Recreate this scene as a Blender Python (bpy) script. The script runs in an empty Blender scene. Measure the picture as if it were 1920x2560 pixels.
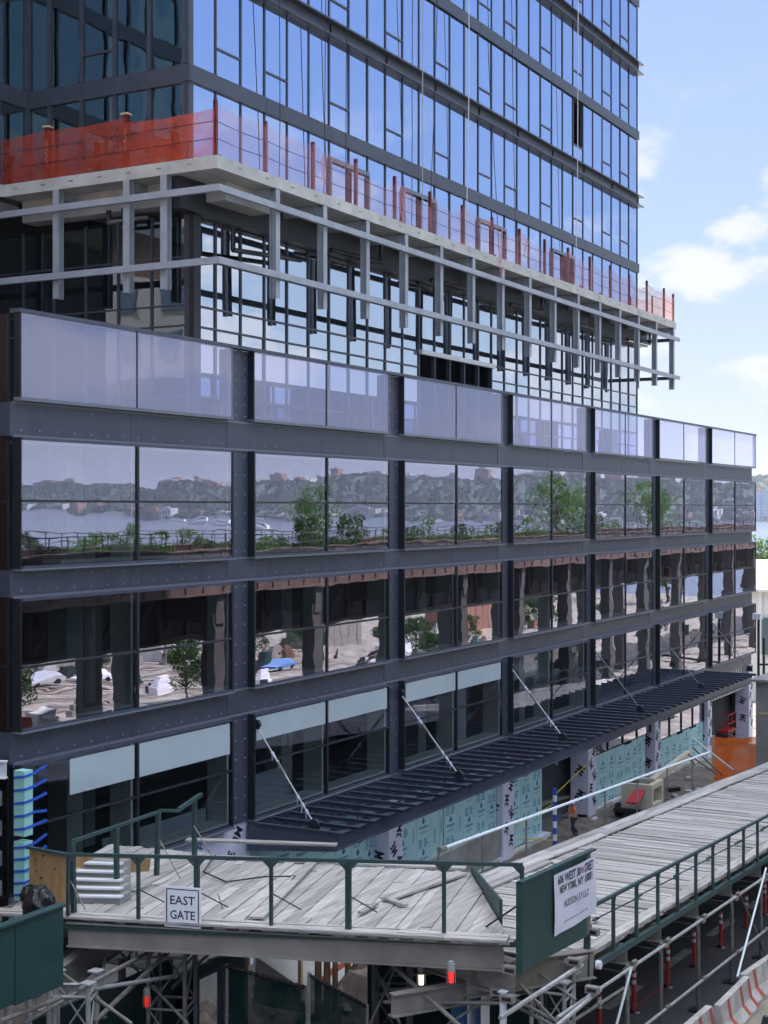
import bpy, bmesh, math, random
from mathutils import Vector, Matrix
random.seed(7)
S_, C_ = 0.4810887, 0.8766719     # street axis X against the view axis
F_ = 3650.0; H = 16.0
scene = bpy.context.scene
col = scene.collection
R = math.radians
def P(px, py, t):
    a = (px-960)/F_
    return Vector(((S_*a+C_)*t, (-C_*a+S_)*t, H-(py-1270)/F_*t))
def G(x): return 5.2-0.055*x       # the street falls towards the river
# ------------------------------------------------------------------ materials
MATS = {}
def nt(name):
    m = bpy.data.materials.new(name); m.use_nodes = True
    n = m.node_tree; n.nodes.clear()
    o = n.nodes.new('ShaderNodeOutputMaterial')
    return m, n, o
def N(n, t, **kw):
    x = n.nodes.new(t)
    for k, v in kw.items():
        if k.startswith('i_'):
            x.inputs[k[2:].replace('_', ' ')].default_value = v
        else: setattr(x, k, v)
    return x
def pbr(name, c, rough=0.6, metal=0.0, var=0.25, scale=3.0, stretch=(1,1,1), bump=0.0, spec=0.5, c2=None, island=0.0, cscale=None):
    """base colour broken up by two noises, optionally a random tone per loose piece"""
    m, n, o = nt(name)
    b = N(n, 'ShaderNodeBsdfPrincipled'); b.inputs['Roughness'].default_value = rough
    b.inputs['Metallic'].default_value = metal; b.inputs['Specular IOR Level'].default_value = spec
    tc = N(n, 'ShaderNodeTexCoord'); mp = N(n, 'ShaderNodeMapping'); mp.inputs['Scale'].default_value = stretch
    n.links.new(tc.outputs['Object'], mp.inputs['Vector'])
    no = N(n, 'ShaderNodeTexNoise', i_Scale=scale, i_Detail=7.0, i_Roughness=0.62)
    n.links.new(mp.outputs[0], no.inputs['Vector'])
    rp = N(n, 'ShaderNodeValToRGB')
    d = c2 if c2 else tuple(v*(1-var) for v in c); l = c if c2 else tuple(min(1, v*(1+var)) for v in c)
    rp.color_ramp.elements[0].color = (*d, 1); rp.color_ramp.elements[1].color = (*l, 1)
    rp.color_ramp.elements[0].position = .32; rp.color_ramp.elements[1].position = .68
    n.links.new(no.outputs['Fac'], rp.inputs[0]); outc = rp.outputs[0]
    if island:
        g = N(n, 'ShaderNodeNewGeometry'); mr = N(n, 'ShaderNodeMapRange')
        mr.inputs[3].default_value = 1-island; mr.inputs[4].default_value = 1+island
        n.links.new(g.outputs['Random Per Island'], mr.inputs[0])
        vm = N(n, 'ShaderNodeVectorMath', operation='SCALE')
        n.links.new(outc, vm.inputs[0]); n.links.new(mr.outputs[0], vm.inputs['Scale']); outc = vm.outputs[0]
    n.links.new(outc, b.inputs['Base Color'])
    rr = N(n, 'ShaderNodeMapRange'); rr.inputs[3].default_value = max(0, rough-.1); rr.inputs[4].default_value = min(1, rough+.12)
    n.links.new(no.outputs['Fac'], rr.inputs[0]); n.links.new(rr.outputs[0], b.inputs['Roughness'])
    if bump:
        bp = N(n, 'ShaderNodeBump', i_Strength=bump, i_Distance=.02)
        n.links.new(no.outputs['Fac'], bp.inputs['Height']); n.links.new(bp.outputs[0], b.inputs['Normal'])
    n.links.new(b.outputs[0], o.inputs[0]); MATS[name] = m
    return m
def glass(name, refl, trans, base=0.2, power=1.0, wave=0.004, wscale=0.7, film=None, filmfac=0.0, rough=0.0, wst=(1,1,1)):
    m, n, o = nt(name)
    tc = N(n, 'ShaderNodeTexCoord'); mp = N(n, 'ShaderNodeMapping'); mp.inputs['Scale'].default_value = wst
    no = N(n, 'ShaderNodeTexNoise', i_Scale=wscale, i_Detail=1.5, i_Roughness=0.4)
    n.links.new(tc.outputs['Object'], mp.inputs[0]); n.links.new(mp.outputs[0], no.inputs['Vector'])
    bp = N(n, 'ShaderNodeBump', i_Strength=1.0, i_Distance=wave); n.links.new(no.outputs['Fac'], bp.inputs['Height'])
    gl = N(n, 'ShaderNodeBsdfGlossy'); gl.inputs['Color'].default_value = (*refl, 1); gl.inputs['Roughness'].default_value = rough
    n.links.new(bp.outputs[0], gl.inputs['Normal'])
    tr = N(n, 'ShaderNodeBsdfTransparent'); tr.inputs['Color'].default_value = (*trans, 1)
    fr = N(n, 'ShaderNodeFresnel'); fr.inputs['IOR'].default_value = 1.5
    mr = N(n, 'ShaderNodeMapRange'); mr.inputs[3].default_value = base; mr.inputs[4].default_value = 1.0
    ml = N(n, 'ShaderNodeMath', operation='MULTIPLY'); ml.inputs[1].default_value = power
    n.links.new(fr.outputs[0], ml.inputs[0]); n.links.new(ml.outputs[0], mr.inputs[0])
    mx = N(n, 'ShaderNodeMixShader'); n.links.new(mr.outputs[0], mx.inputs[0])
    base_s = tr.outputs[0]
    if film:
        df = N(n, 'ShaderNodeBsdfDiffuse'); df.inputs['Color'].default_value = (*film, 1)
        tl = N(n, 'ShaderNodeBsdfTranslucent'); tl.inputs['Color'].default_value = (*film, 1)
        a = N(n, 'ShaderNodeMixShader'); a.inputs[0].default_value = .5
        n.links.new(df.outputs[0], a.inputs[1]); n.links.new(tl.outputs[0], a.inputs[2])
        b = N(n, 'ShaderNodeMixShader'); b.inputs[0].default_value = filmfac
        n.links.new(tr.outputs[0], b.inputs[1]); n.links.new(a.outputs[0], b.inputs[2]); base_s = b.outputs[0]
    n.links.new(base_s, mx.inputs[1]); n.links.new(gl.outputs[0], mx.inputs[2])
    n.links.new(mx.outputs[0], o.inputs[0]); MATS[name] = m
    return m
def netmat(name, c, cover, hole=0.0):
    """woven net: a share of the light passes straight through"""
    m, n, o = nt(name)
    df = N(n, 'ShaderNodeBsdfDiffuse'); df.inputs[0].default_value = (*c, 1)
    tl = N(n, 'ShaderNodeBsdfTranslucent'); tl.inputs[0].default_value = (*c, 1)
    a = N(n, 'ShaderNodeMixShader'); a.inputs[0].default_value = .45
    n.links.new(df.outputs[0], a.inputs[1]); n.links.new(tl.outputs[0], a.inputs[2])
    tc = N(n, 'ShaderNodeTexCoord')
    no = N(n, 'ShaderNodeTexNoise', i_Scale=1.6, i_Detail=5.0); n.links.new(tc.outputs['Object'], no.inputs['Vector'])
    mr = N(n, 'ShaderNodeMapRange'); mr.inputs[1].default_value = .3; mr.inputs[2].default_value = .7
    mr.inputs[3].default_value = cover*.75; mr.inputs[4].default_value = min(1, cover*1.25)
    n.links.new(no.outputs['Fac'], mr.inputs[0])
    tr = N(n, 'ShaderNodeBsdfTransparent'); mx = N(n, 'ShaderNodeMixShader')
    n.links.new(mr.outputs[0], mx.inputs[0]); n.links.new(tr.outputs[0], mx.inputs[1]); n.links.new(a.outputs[0], mx.inputs[2])
    n.links.new(mx.outputs[0], o.inputs[0]); MATS[name] = m
def emit(name, c, s):
    m, n, o = nt(name); e = N(n, 'ShaderNodeEmission'); e.inputs[0].default_value = (*c, 1); e.inputs[1].default_value = s
    n.links.new(e.outputs[0], o.inputs[0]); MATS[name] = m

pbr('spandrel', (.062,.074,.105), .40, .0, .0, 1.0, (.6,.6,.14), .05, spec=.55, c2=(.036,.044,.074))
pbr('towerframe', (.05,.058,.082), .38, .0, .15, 2.0)
pbr('rivet', (.20,.22,.28), .35, .3, .12, 3)
pbr('trim', (.15,.165,.2), .4, .0, .12, 3)
pbr('darkmetal', (.012,.014,.02), .45, .0, .2, 3)
pbr('hangsteel', (.33,.36,.41), .5, .0, .16, 1.3)
pbr('concrete', (.58,.58,.545), .85, 0, .0, .9, bump=.3, c2=(.38,.385,.37))
pbr('concrete_dark', (.26,.26,.25), .85, 0, .3, .8, bump=.3)
pbr('wood', (.46,.455,.46), .8, 0, 0, 2.2, (1,1,1), .35, c2=(.22,.215,.22), island=.22)
def woodmat(name, ax):
    st = [7,7,7]; st[ax] = .45
    pbr(name, (.53,.51,.485), .84, 0, 0, 1.5, tuple(st), .4, c2=(.27,.255,.24), island=.22)
woodmat('plank_y', 1); woodmat('plank_x', 0)
pbr('plywood', (.42,.27,.12), .75, 0, 0, 2.2, (1,3,1), .1, c2=(.27,.16,.065))
pbr('rawtimber', (.55,.42,.26), .8, 0, .25, 3)
pbr('greenpaint', (.014,.055,.053), .5, 0, .2, 1.6)
pbr('greenrail', (.022,.058,.060), .45, 0, .25, 5)
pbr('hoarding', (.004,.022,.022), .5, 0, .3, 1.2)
pbr('greymetaldoor', (.10,.11,.13), .5, 0, .1, 2)
pbr('beigesteel', (.32,.30,.27), .55, .0, .0, 1.2, bump=.1, c2=(.21,.195,.175))
pbr('galv', (.42,.43,.43), .42, .4, .25, 6)
pbr('galvdull', (.20,.19,.175), .55, .3, .3, 6)
pbr('whitesteel', (.75,.78,.80), .5, 0, .06, 5)
pbr('redpaint', (.13,.008,.008), .5, 0, .25, 4)
pbr('cyanboard', (.30,.62,.56), .75, 0, .07, 1.0, island=.06)
pbr('insul', (.40,.64,.65), .7, 0, .07, 1.0, island=.10)
pbr('printblue', (.03,.12,.30), .7, 0, .1, 2)
pbr('membrane', (.66,.66,.78), .55, 0, .09, 4, bump=.4)
pbr('black', (.012,.012,.015), .5, 0, .1, 2)
pbr('blacktext', (.012,.013,.02), .6, 0, .05, 2)
pbr('signwhite', (.84,.85,.90), .45, 0, .03, 1)
pbr('bannerwhite', (.70,.72,.82), .6, 0, .06, 1.5, bump=.3)
pbr('redtext', (.35,.06,.12), .6, 0, .05, 2)
pbr('bluetape', (.02,.10,.55), .55, 0, .15, 4)
pbr('dirt', (.20,.17,.145), .95, 0, 0, 1.3, bump=1.0, c2=(.075,.06,.05))
pbr('rock', (.42,.40,.37), .9, 0, .3, 3, bump=.5, island=.3)
pbr('rust', (.15,.075,.04), .85, 0, .4, 2, bump=.4)
pbr('asphalt', (.052,.052,.060), .85, 0, .0, .7, bump=.2, c2=(.030,.030,.036))
pbr('roadpaint', (.21,.21,.22), .8, 0, .45, 4)
pbr('redmark', (.15,.04,.04), .8, 0, .5, 4)
pbr('barrier', (.60,.59,.57), .8, 0, 0, 2.2, bump=.5, c2=(.33,.32,.30))
pbr('barrierstripe', (.46,.10,.07), .7, 0, .2, 4)
pbr('orange', (.85,.16,.03), .6, 0, .1, 4)
pbr('deliniator', (.55,.045,.03), .45, 0, .15, 4)
pbr('reflect', (.75,.75,.75), .4, 0, .05, 4)
pbr('blackplastic', (.012,.012,.014), .2, 0, .2, 5)
pbr('skin', (.32,.18,.12), .55, 0, .06, 6)
pbr('trouser', (.018,.02,.03), .8, 0, .2, 5)
pbr('cream', (.62,.58,.45), .5, 0, .08, 3)
pbr('liftred', (.42,.02,.02), .5, 0, .15, 4)
pbr('whitewall', (.75,.75,.72), .7, 0, .06, .4)
pbr('roofwhite', (.78,.78,.77), .7, 0, .05, .3)
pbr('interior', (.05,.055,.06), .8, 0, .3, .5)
pbr('intcol', (.30,.36,.34), .8, 0, .1, 1)
pbr('jamb', (.76,.86,.80), .6, 0, .04, 1)
pbr('shade', (.68,.86,.86), .8, 0, .04, 1)
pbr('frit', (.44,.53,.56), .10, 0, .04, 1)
pbr('sheetgrey', (.30,.36,.40), .8, 0, .1, .6)
pbr('blockwall', (.20,.195,.19), .9, 0, .35, 2.5, bump=.6, island=.25)
pbr('viaduct', (.12,.075,.06), .7, 0, .3, .6)
pbr('viaductdark', (.075,.065,.06), .8, 0, .2, .6)
pbr('yard', (.34,.31,.25), .9, 0, 0, .5, bump=.1, c2=(.09,.08,.07))
pbr('bark', (.10,.075,.055), .9, 0, .3, 4)
pbr('hill', (.05,.075,.05), .95, 0, .4, .05)
pbr('farbuilding', (.38,.34,.31), .8, 0, .2, .02)
pbr('farwhite', (.55,.54,.52), .8, 0, .1, .02)
pbr('farbrick', (.30,.15,.11), .8, 0, .15, .02)
pbr('farblue', (.12,.22,.45), .3, 0, .2, .02)
pbr('farwin', (.10,.13,.17), .3, 0, .2, .02)
pbr('pipewhite', (.70,.78,.80), .35, .1, .1, 5)
pbr('ductgrey', (.45,.46,.47), .35, .6, .1, 2)
pbr('amber', (.75,.33,.01), .25, 0, .05, 4)
pbr('tapeyellow', (.60,.52,.08), .5, 0, .1, 4)
pbr('carpaint', (.55,.57,.60), .25, .2, .05, 2)
pbr('foam', (.10,.42,.30), .6, 0, .1, 2)
def leafmat(name, a, b):
    m, n, o = nt(name)
    g = N(n, 'ShaderNodeNewGeometry'); rp = N(n, 'ShaderNodeValToRGB')
    rp.color_ramp.elements[0].color = (*a, 1); rp.color_ramp.elements[1].color = (*b, 1)
    n.links.new(g.outputs['Random Per Island'], rp.inputs[0])
    d = N(n, 'ShaderNodeBsdfDiffuse'); t = N(n, 'ShaderNodeBsdfTranslucent'); mx = N(n, 'ShaderNodeMixShader'); mx.inputs[0].default_value = .4
    n.links.new(rp.outputs[0], d.inputs[0]); n.links.new(rp.outputs[0], t.inputs[0])
    n.links.new(d.outputs[0], mx.inputs[1]); n.links.new(t.outputs[0], mx.inputs[2]); n.links.new(mx.outputs[0], o.inputs[0]); MATS[name] = m
leafmat('leaf', (.045,.11,.025), (.14,.25,.06)); leafmat('leafdark', (.025,.06,.02), (.08,.14,.045)); leafmat('farleaf', (.03,.05,.025), (.06,.09,.04))
glass('towerglass', (.55,.68,1.0), (.10,.13,.2), .86, 1.0, .0028, .9)
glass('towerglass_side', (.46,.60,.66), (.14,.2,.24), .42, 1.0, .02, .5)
glass('baseglass', (.80,.88,1.0), (.28,.34,.38), .70, 1.0, .012, .45, wst=(1,1,.35))
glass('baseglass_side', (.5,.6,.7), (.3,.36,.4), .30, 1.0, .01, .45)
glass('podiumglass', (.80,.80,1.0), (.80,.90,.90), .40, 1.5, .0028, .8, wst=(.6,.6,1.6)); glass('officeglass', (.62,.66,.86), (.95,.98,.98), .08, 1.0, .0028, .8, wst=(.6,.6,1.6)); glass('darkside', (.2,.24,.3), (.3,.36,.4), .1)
glass('guardglass', (.74,.76,1.0), (.88,.88,1.0), .20, 1.0, .006, .5, film=(.64,.66,1.0), filmfac=.27)
glass('cableglass', (.9,.9,.9), (.9,.9,.9), .1)
netmat('net_red', (.80,.12,.06), .52); netmat('net_thin', (.85,.45,.50), .27); netmat('net_mid', (.80,.34,.26), .32)
netmat('net_orange', (.95,.22,.04), .88); netmat('mesh_green', (.006,.03,.028), .93); netmat('plastic', (.75,.75,.78), .5)
emit('redlamp', (1,.03,.03), .45); emit('whitelamp', (1,.95,.75), .6); emit('redlampdim', (1,.03,.02), .2)
M = MATS
# water
m, n, o = nt('water'); b = N(n, 'ShaderNodeBsdfPrincipled'); b.inputs['Base Color'].default_value = (.10,.13,.17,1); b.inputs['Roughness'].default_value = .18
tc = N(n, 'ShaderNodeTexCoord'); no = N(n, 'ShaderNodeTexNoise', i_Scale=.25, i_Detail=4.0); n.links.new(tc.outputs['Object'], no.inputs['Vector'])
bp = N(n, 'ShaderNodeBump', i_Strength=.5, i_Distance=.4); n.links.new(no.outputs['Fac'], bp.inputs['Height']); n.links.new(bp.outputs[0], b.inputs['Normal'])
n.links.new(b.outputs[0], o.inputs[0]); M['water'] = m
# ------------------------------------------------------------------ mesh builder
class MB:
    def __init__(s): s.v = []; s.f = []; s.m = []; s.mats = []
    def mi(s, mat):
        if mat not in s.mats: s.mats.append(mat)
        return s.mats.index(mat)
    def add(s, vs, fs, mat):
        k = len(s.v); i = s.mi(mat); s.v += [tuple(v) for v in vs]
        for f in fs: s.f.append([k+j for j in f]); s.m.append(i)
    def box(s, x0, x1, y0, y1, z0, z1, mat):
        vs = [(x,y,z) for z in (z0,z1) for y in (y0,y1) for x in (x0,x1)]
        s.add(vs, [(0,2,3,1),(4,5,7,6),(0,1,5,4),(2,6,7,3),(0,4,6,2),(1,3,7,5)], mat)
    def hexa(s, vs, mat):          # 8 corners: bottom loop then top loop
        s.add(vs, [(3,2,1,0),(4,5,6,7),(0,1,5,4),(1,2,6,5),(2,3,7,6),(3,0,4,7)], mat)
    def bar(s, a, b, w, h, mat, up=(0,0,1)):
        a = Vector(a); b = Vector(b); d = (b-a).normalized(); up = Vector(up)
        if abs(d.dot(up)) > .98: up = Vector((1,0,0))
        r = d.cross(up).normalized(); u = r.cross(d)
        c = [(-1,-1),(1,-1),(1,1),(-1,1)]
        vs = [p+r*(i*w/2)+u*(j*h/2) for p in (a,b) for i,j in c]
        s.hexa(vs, mat)
    def tube(s, a, b, r, mat, n=8, r2=None, cap=True):
        a = Vector(a); b = Vector(b); d = (b-a).normalized(); up = Vector((0,0,1))
        if abs(d.dot(up)) > .98: up = Vector((1,0,0))
        x = d.cross(up).normalized(); y = x.cross(d); r2 = r if r2 is None else r2
        vs = [p+(x*math.cos(2*math.pi*i/n)+y*math.sin(2*math.pi*i/n))*q for p, q in ((a,r),(b,r2)) for i in range(n)]
        fs = [(i,(i+1)%n,n+(i+1)%n,n+i) for i in range(n)]
        if cap: fs += [tuple(range(n))[::-1], tuple(range(n,2*n))]
        s.add(vs, fs, mat)
    def path(s, pts, r, mat, n=6):
        for a, b in zip(pts, pts[1:]): s.tube(a, b, r, mat, n)
    def ibeam(s, a, b, w, h, tf, mat, up=(0,0,1)):      # flanges w wide, depth h along up
        a = Vector(a); b = Vector(b); d = (b-a).normalized(); upv = Vector(up)
        r = d.cross(upv).normalized(); u = r.cross(d)
        for k in (-1, 1): s.bar(a+u*k*(h-tf)/2, b+u*k*(h-tf)/2, w, tf, mat, up)
        s.bar(a, b, tf*.8, h-2*tf, mat, up)
    def quad(s, a, b, c, d, mat): s.add([a,b,c,d], [(0,1,2,3)], mat)
    def dome(s, c, nrm, r, mat):
        c = Vector(c); nrm = Vector(nrm); up = Vector((0,0,1)); x = nrm.cross(up).normalized()
        vs = [c+(x*math.cos(i*math.pi/3)+up*math.sin(i*math.pi/3))*r for i in range(6)]
        vs += [c+nrm*r*.55+(x*math.cos(i*math.pi/3)+up*math.sin(i*math.pi/3))*r*.55 for i in range(6)]
        s.add(vs, [(i,(i+1)%6,6+(i+1)%6,6+i) for i in range(6)]+[tuple(range(6,12))], mat)
    def build(s, name, parent=None, smooth=False):
        me = bpy.data.meshes.new(name); me.from_pydata(s.v, [], s.f)
        for q in s.mats: me.materials.append(M[q])
        me.polygons.foreach_set('material_index', s.m)
        if smooth: me.polygons.foreach_set('use_smooth', [True]*len(s.f))
        me.update()
        o = bpy.data.objects.new(name, me); col.objects.link(o)
        if parent:
            o.parent = parent
            w = Vector((0,0,0)); q = parent
            while q: w += q.location; q = q.parent
            o.location = -w
        return o
def tag(o, label=None, cat=None, group=None, kind=None):
    for k, v in (('label',label),('category',cat),('group',group),('kind',kind)):
        if v: o[k] = v
    return o
def thing(name, loc, label, cat, group=None):
    o = bpy.data.objects.new(name, None); col.objects.link(o); o.location = loc; o.empty_display_size = .3
    return tag(o, label, cat, group)
def kids(o): return [c for c in bpy.data.objects if c.parent == o]
def dup(o, parent=None):
    c = o.copy(); col.objects.link(c)
    c.parent = parent
    for k in kids(o): dup(k, c)
    return c
def dupto(o, loc, rz=0, label=None):
    c = dup(o); c.location = loc; c.rotation_euler = (0,0,rz)
    if label: c['label'] = label
    return c
TXT = {}
def textgeo(txt, bold=0.0):
    if (txt,bold) in TXT: return TXT[(txt,bold)]
    cu = bpy.data.curves.new('t', 'FONT'); cu.body = txt; cu.align_x = 'CENTER'; cu.align_y = 'CENTER'; cu.offset = bold; cu.resolution_u = 2
    ob = bpy.data.objects.new('t', cu); col.objects.link(ob)
    dg = bpy.context.evaluated_depsgraph_get(); me = bpy.data.meshes.new_from_object(ob.evaluated_get(dg))
    vs = [v.co.copy() for v in me.vertices]; fs = [tuple(p.vertices) for p in me.polygons]
    bpy.data.objects.remove(ob); bpy.data.curves.remove(cu); bpy.data.meshes.remove(me)
    xs = [v.x for v in vs]; ys = [v.y for v in vs]
    w = max(xs)-min(xs); h = max(ys)-min(ys); cx = (max(xs)+min(xs))/2; cy = (max(ys)+min(ys))/2
    r = ([(v.x-cx, v.y-cy) for v in vs], fs, w, h); TXT[(txt,bold)] = r
    return r
def puttext(mb, txt, c, right, up, width, height, mat, bold=0.0, rot=0.0):
    vs, fs, w, h = textgeo(txt, bold); c = Vector(c); right = Vector(right).normalized(); up = Vector(up).normalized()
    cr, sr = math.cos(rot), math.sin(rot); out = []
    for x, y in vs:
        x = x/w*width; y = y/h*height
        out.append(c+right*(x*cr-y*sr)+up*(x*sr+y*cr))
    mb.add(out, fs, mat)
#@@PODIUM
# ================================================================== PODIUM
D = 26.4; XL = 28.3; XR = 101.4; YB = 56.0
BT = [18.72, 14.40, 10.22]; BB = [17.85, 13.70, 9.42]; ZB = 6.0   # spandrel tops / bottoms
CX = [(37.85,39.05),(48.10,49.30),(58.45,59.60),(68.70,69.90),(79.05,80.25),(89.45,90.75)]
pod = thing('podium_building', (XL, D, G(XL)), 'dark grey riveted steel and glass podium block below the blue glass tower', 'building')
bays = [(XL, CX[0][0])]+[(CX[i][1], CX[i+1][0]) for i in range(5)]+[(90.75, XR)]
# spandrels and columns with rivets
for k in range(3):
    b = MB(); b.box(XL, XR-.15, D, D+.3, BB[k], BT[k], 'spandrel')
    b.box(XL-.02, XR-.15, D-.04, D+.05, BT[k]-.03, BT[k]+.03, 'trim'); b.box(XL-.02, XR-.15, D-.045, D+.05, BB[k]-.03, BB[k]+.035, 'trim')
    b.box(XL-.12, XL, D, D+8, BB[k], BT[k], 'spandrel')
    for (x0, x1) in bays:
        nr = 14; mid = (x0+x1)/2
        for i in range(nr):
            x = x0+.3+(x1-x0-.6)*i/(nr-1)
            for z in (BT[k]-.16, BB[k]+.16): b.dome((x, D, z), (0,-1,0), .042, 'rivet')
        b.box(mid-.008, mid+.008, D-.003, D+.1, BB[k]+.04, BT[k]-.04, 'darkmetal')
    b.build('spandrel', pod)
for i, (x0, x1) in enumerate(CX):
    b = MB(); zt = 21.0; zb = 5.98 if i == 0 else 5.9
    b.box(x0, x1, D-.012, D+.3, zb, zt, 'spandrel')
    for (za, zc) in ((BT[0], zt), (BT[1], BB[0]), (BT[2], BB[1]), (zb, BB[2])):
        n_ = 6; 
        for j in range(n_):
            z = za+.2+(zc-za-.4)*j/(n_-1)
            for x in (x0+.46, x1-.22): b.dome((x, D-.012, z), (0,-1,0), .042, 'rivet')
    for z in BT+BB: b.box(x0, x1, D-.016, D, z-.006, z+.006, 'darkmetal')
    b.build('column', pod)
# window units, proud of the riveted grid
def window_unit(x0, x1, z0, z1, zm, row, bay):
    yf = D-.26; t = .07
    f = MB()
    for (a,b_,c,d) in ((x0,x0+(t if bay else .03),z0,z1),(x1-t,x1,z0,z1),(x0+t,x1-t,z1-t,z1),(x0+t,x1-t,z0,z0+t)): f.box(a,b_,yf,D+.05,c,d,'darkmetal' if b_-a < .2 else 'spandrel')
    f.box(x0-.02, x1+.02, yf-.05, D, z0-.05, z0, 'trim'); 
    xm = (x0+x1)/2
    f.box(xm-.045, xm+.045, yf-.015, yf+.12, z0+t, z1-t, 'darkmetal')
    if zm: 
        f.box(x0+t, xm-.045, yf-.012, yf+.12, zm-.03, zm+.03, 'darkmetal'); f.box(xm+.045, x1-t, yf-.012, yf+.12, zm-.03, zm+.03, 'darkmetal')
    w = f.build('window', pod)
    for (a, c) in ((x0+t, xm-.045), (xm+.045, x1-t)):
        rows = ((z0+t, zm-.03), (zm+.03, z1-t)) if zm else ((z0+t, z1-t),)
        for (p, q) in rows:
            g = MB(); dx, dz = random.uniform(-.004,.004), random.uniform(-.004,.004)
            y = yf+.03
            g.quad((a,y,p),(c,y+dx,p),(c,y+dx+dz,q),(a,y+dz,q), 'officeglass' if row == 3 and bay < 4 else 'podiumglass'); g.build('pane', w)
        # deep pale reveals inside
        if row:
            r = MB(); lo = z0+t+.02; hi = z1-t-.02
            r.box(c-.12, c-.03, yf+.13, D+.62, lo, hi, 'jamb')
            if not (bay == 0 and a < x0+1): r.box(a+.0, c-.121, yf+.13, D+.5, lo, lo+.09, 'jamb')
            else: r.box(a+1.6, c-.121, yf+.13, D+.5, lo, lo+.09, 'jamb')
            r.box(a, c-.121, yf+.13, D+.62, hi-.06, hi, 'jamb' if row == 1 else 'interior')
            r.build('reveal', w)
rows = [(BT[1]+.03, BB[0]-.03, 16.18), (BT[2]+.03, BB[1]-.03, 11.90), (ZB, BB[2]-.03, 7.78)]
for bi, (x0, x1) in enumerate(bays):
    for ri, (z0, z1, zm) in enumerate(rows):
        window_unit(x0+(0 if bi == 0 else -.05), x1 if bi < 6 else XR, z0, z1, zm, ri+1, bi)
    # tall glass guard on the terrace edge
    f = MB(); z0, z1 = BT[0]+.04, 21.02; yf = D-.24; xx0 = x0-(.05 if bi else 0); xx1 = x1 if bi < 6 else XR; xm = (xx0+xx1)/2
    f.box(xx0, xx1, yf-.03, D-.02, z0, z0+.09, 'trim'); f.box(xx0, xx0+.05, yf, D-.02, z0+.09, z1, 'darkmetal'); f.box(xx1-.05, xx1, yf, D-.02, z0+.09, z1, 'trim')
    f.box(xm-.02, xm+.02, yf, yf+.05, z0+.09, z1, 'darkmetal')
    w = f.build('guard_rail', pod)
    for (a, c) in ((xx0+.05, xm-.02), (xm+.02, xx1-.05)):
        g = MB(); dx = random.uniform(-.004,.004); g.quad((a,yf+.02,z0+.09),(c,yf+.02+dx,z0+.09),(c,yf+.02+dx,z1),(a,yf+.02,z1),'guardglass'); g.build('pane', w)
b = MB(); b.box(XL-.06, XR+.05, D-.28, D+.06, 21.02, 21.12, 'spandrel'); b.build('coping', pod)
# shades behind the glass of the lowest office row
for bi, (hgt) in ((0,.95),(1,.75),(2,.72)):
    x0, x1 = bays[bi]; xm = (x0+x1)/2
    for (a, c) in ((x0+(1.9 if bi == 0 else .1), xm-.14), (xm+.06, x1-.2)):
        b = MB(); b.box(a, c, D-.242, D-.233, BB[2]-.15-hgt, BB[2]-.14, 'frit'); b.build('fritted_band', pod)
for (a, c, z0, z1) in ((49.8+4.9, 49.8+6.6, 6.1, 9.2), (60, 66, 8.1, 9.1), (70.2,79,8.0,9.2), (81,90,8.3,9.3), (91.2,101,8.6,9.3),(39.4,42.2,6.0,7.2),(32.5,37.5,5.3,6.6)):
    b = MB(); b.box(a, c, D+.55, D+.58, z0, z1, 'sheetgrey'); b.build('drywall_sheet', pod)
# interior: floor plates, back wall, columns
for z in (18.1, 14.0, 9.8, 5.3):
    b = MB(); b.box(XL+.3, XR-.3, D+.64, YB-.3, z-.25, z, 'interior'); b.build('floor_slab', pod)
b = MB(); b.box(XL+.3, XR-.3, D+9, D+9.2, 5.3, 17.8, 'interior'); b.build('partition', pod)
for x in (32.2, 43.5, 54.0, 64.5, 75, 85.5, 95.5):
    for z0, z1 in ((5.3,9.5),(9.8,13.7),(14.0,17.8)):
        b = MB(); b.box(x, x+.7, D+1.6, D+2.3, z0, z1, 'intcol'); b.box(x+3.6, x+4.1, D+4.0, D+4.5, z0, z1, 'intcol'); b.build('interior_column', pod)
# side walls, back, roof terrace
b = MB(); b.box(XL, XR-.2, D+.3, YB, 18.2, 18.65, 'concrete_dark'); b.build('roof', pod)
b = MB(); b.box(XR-.3, XR-.18, D+.3, YB, G(XR)-2, 18.19, 'spandrel'); b.build('side_wall', pod)
b = MB(); b.box(XL, XR-.18, YB, YB+.3, 0, 18.65, 'spandrel'); b.build('rear_wall', pod)
for z0, z1, zm in rows+[(BT[0], 21.0, None)]:
    b = MB(); b.box(XL-.1, XL-.04, D+.05, D+.12, z0, z1, 'darkmetal'); b.box(XL-.1, XL-.04, D+1.4, D+1.5, z0, z1, 'darkmetal')
    if zm: b.box(XL-.09, XL-.05, D+.12, D+8, zm-.03, zm+.03, 'darkmetal')
    b.quad((XL-.06,D+.1,z0),(XL-.06,D+8,z0),(XL-.06,D+8,z1),(XL-.06,D+.1,z1),'darkside'); b.build('side_window', pod)
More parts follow.
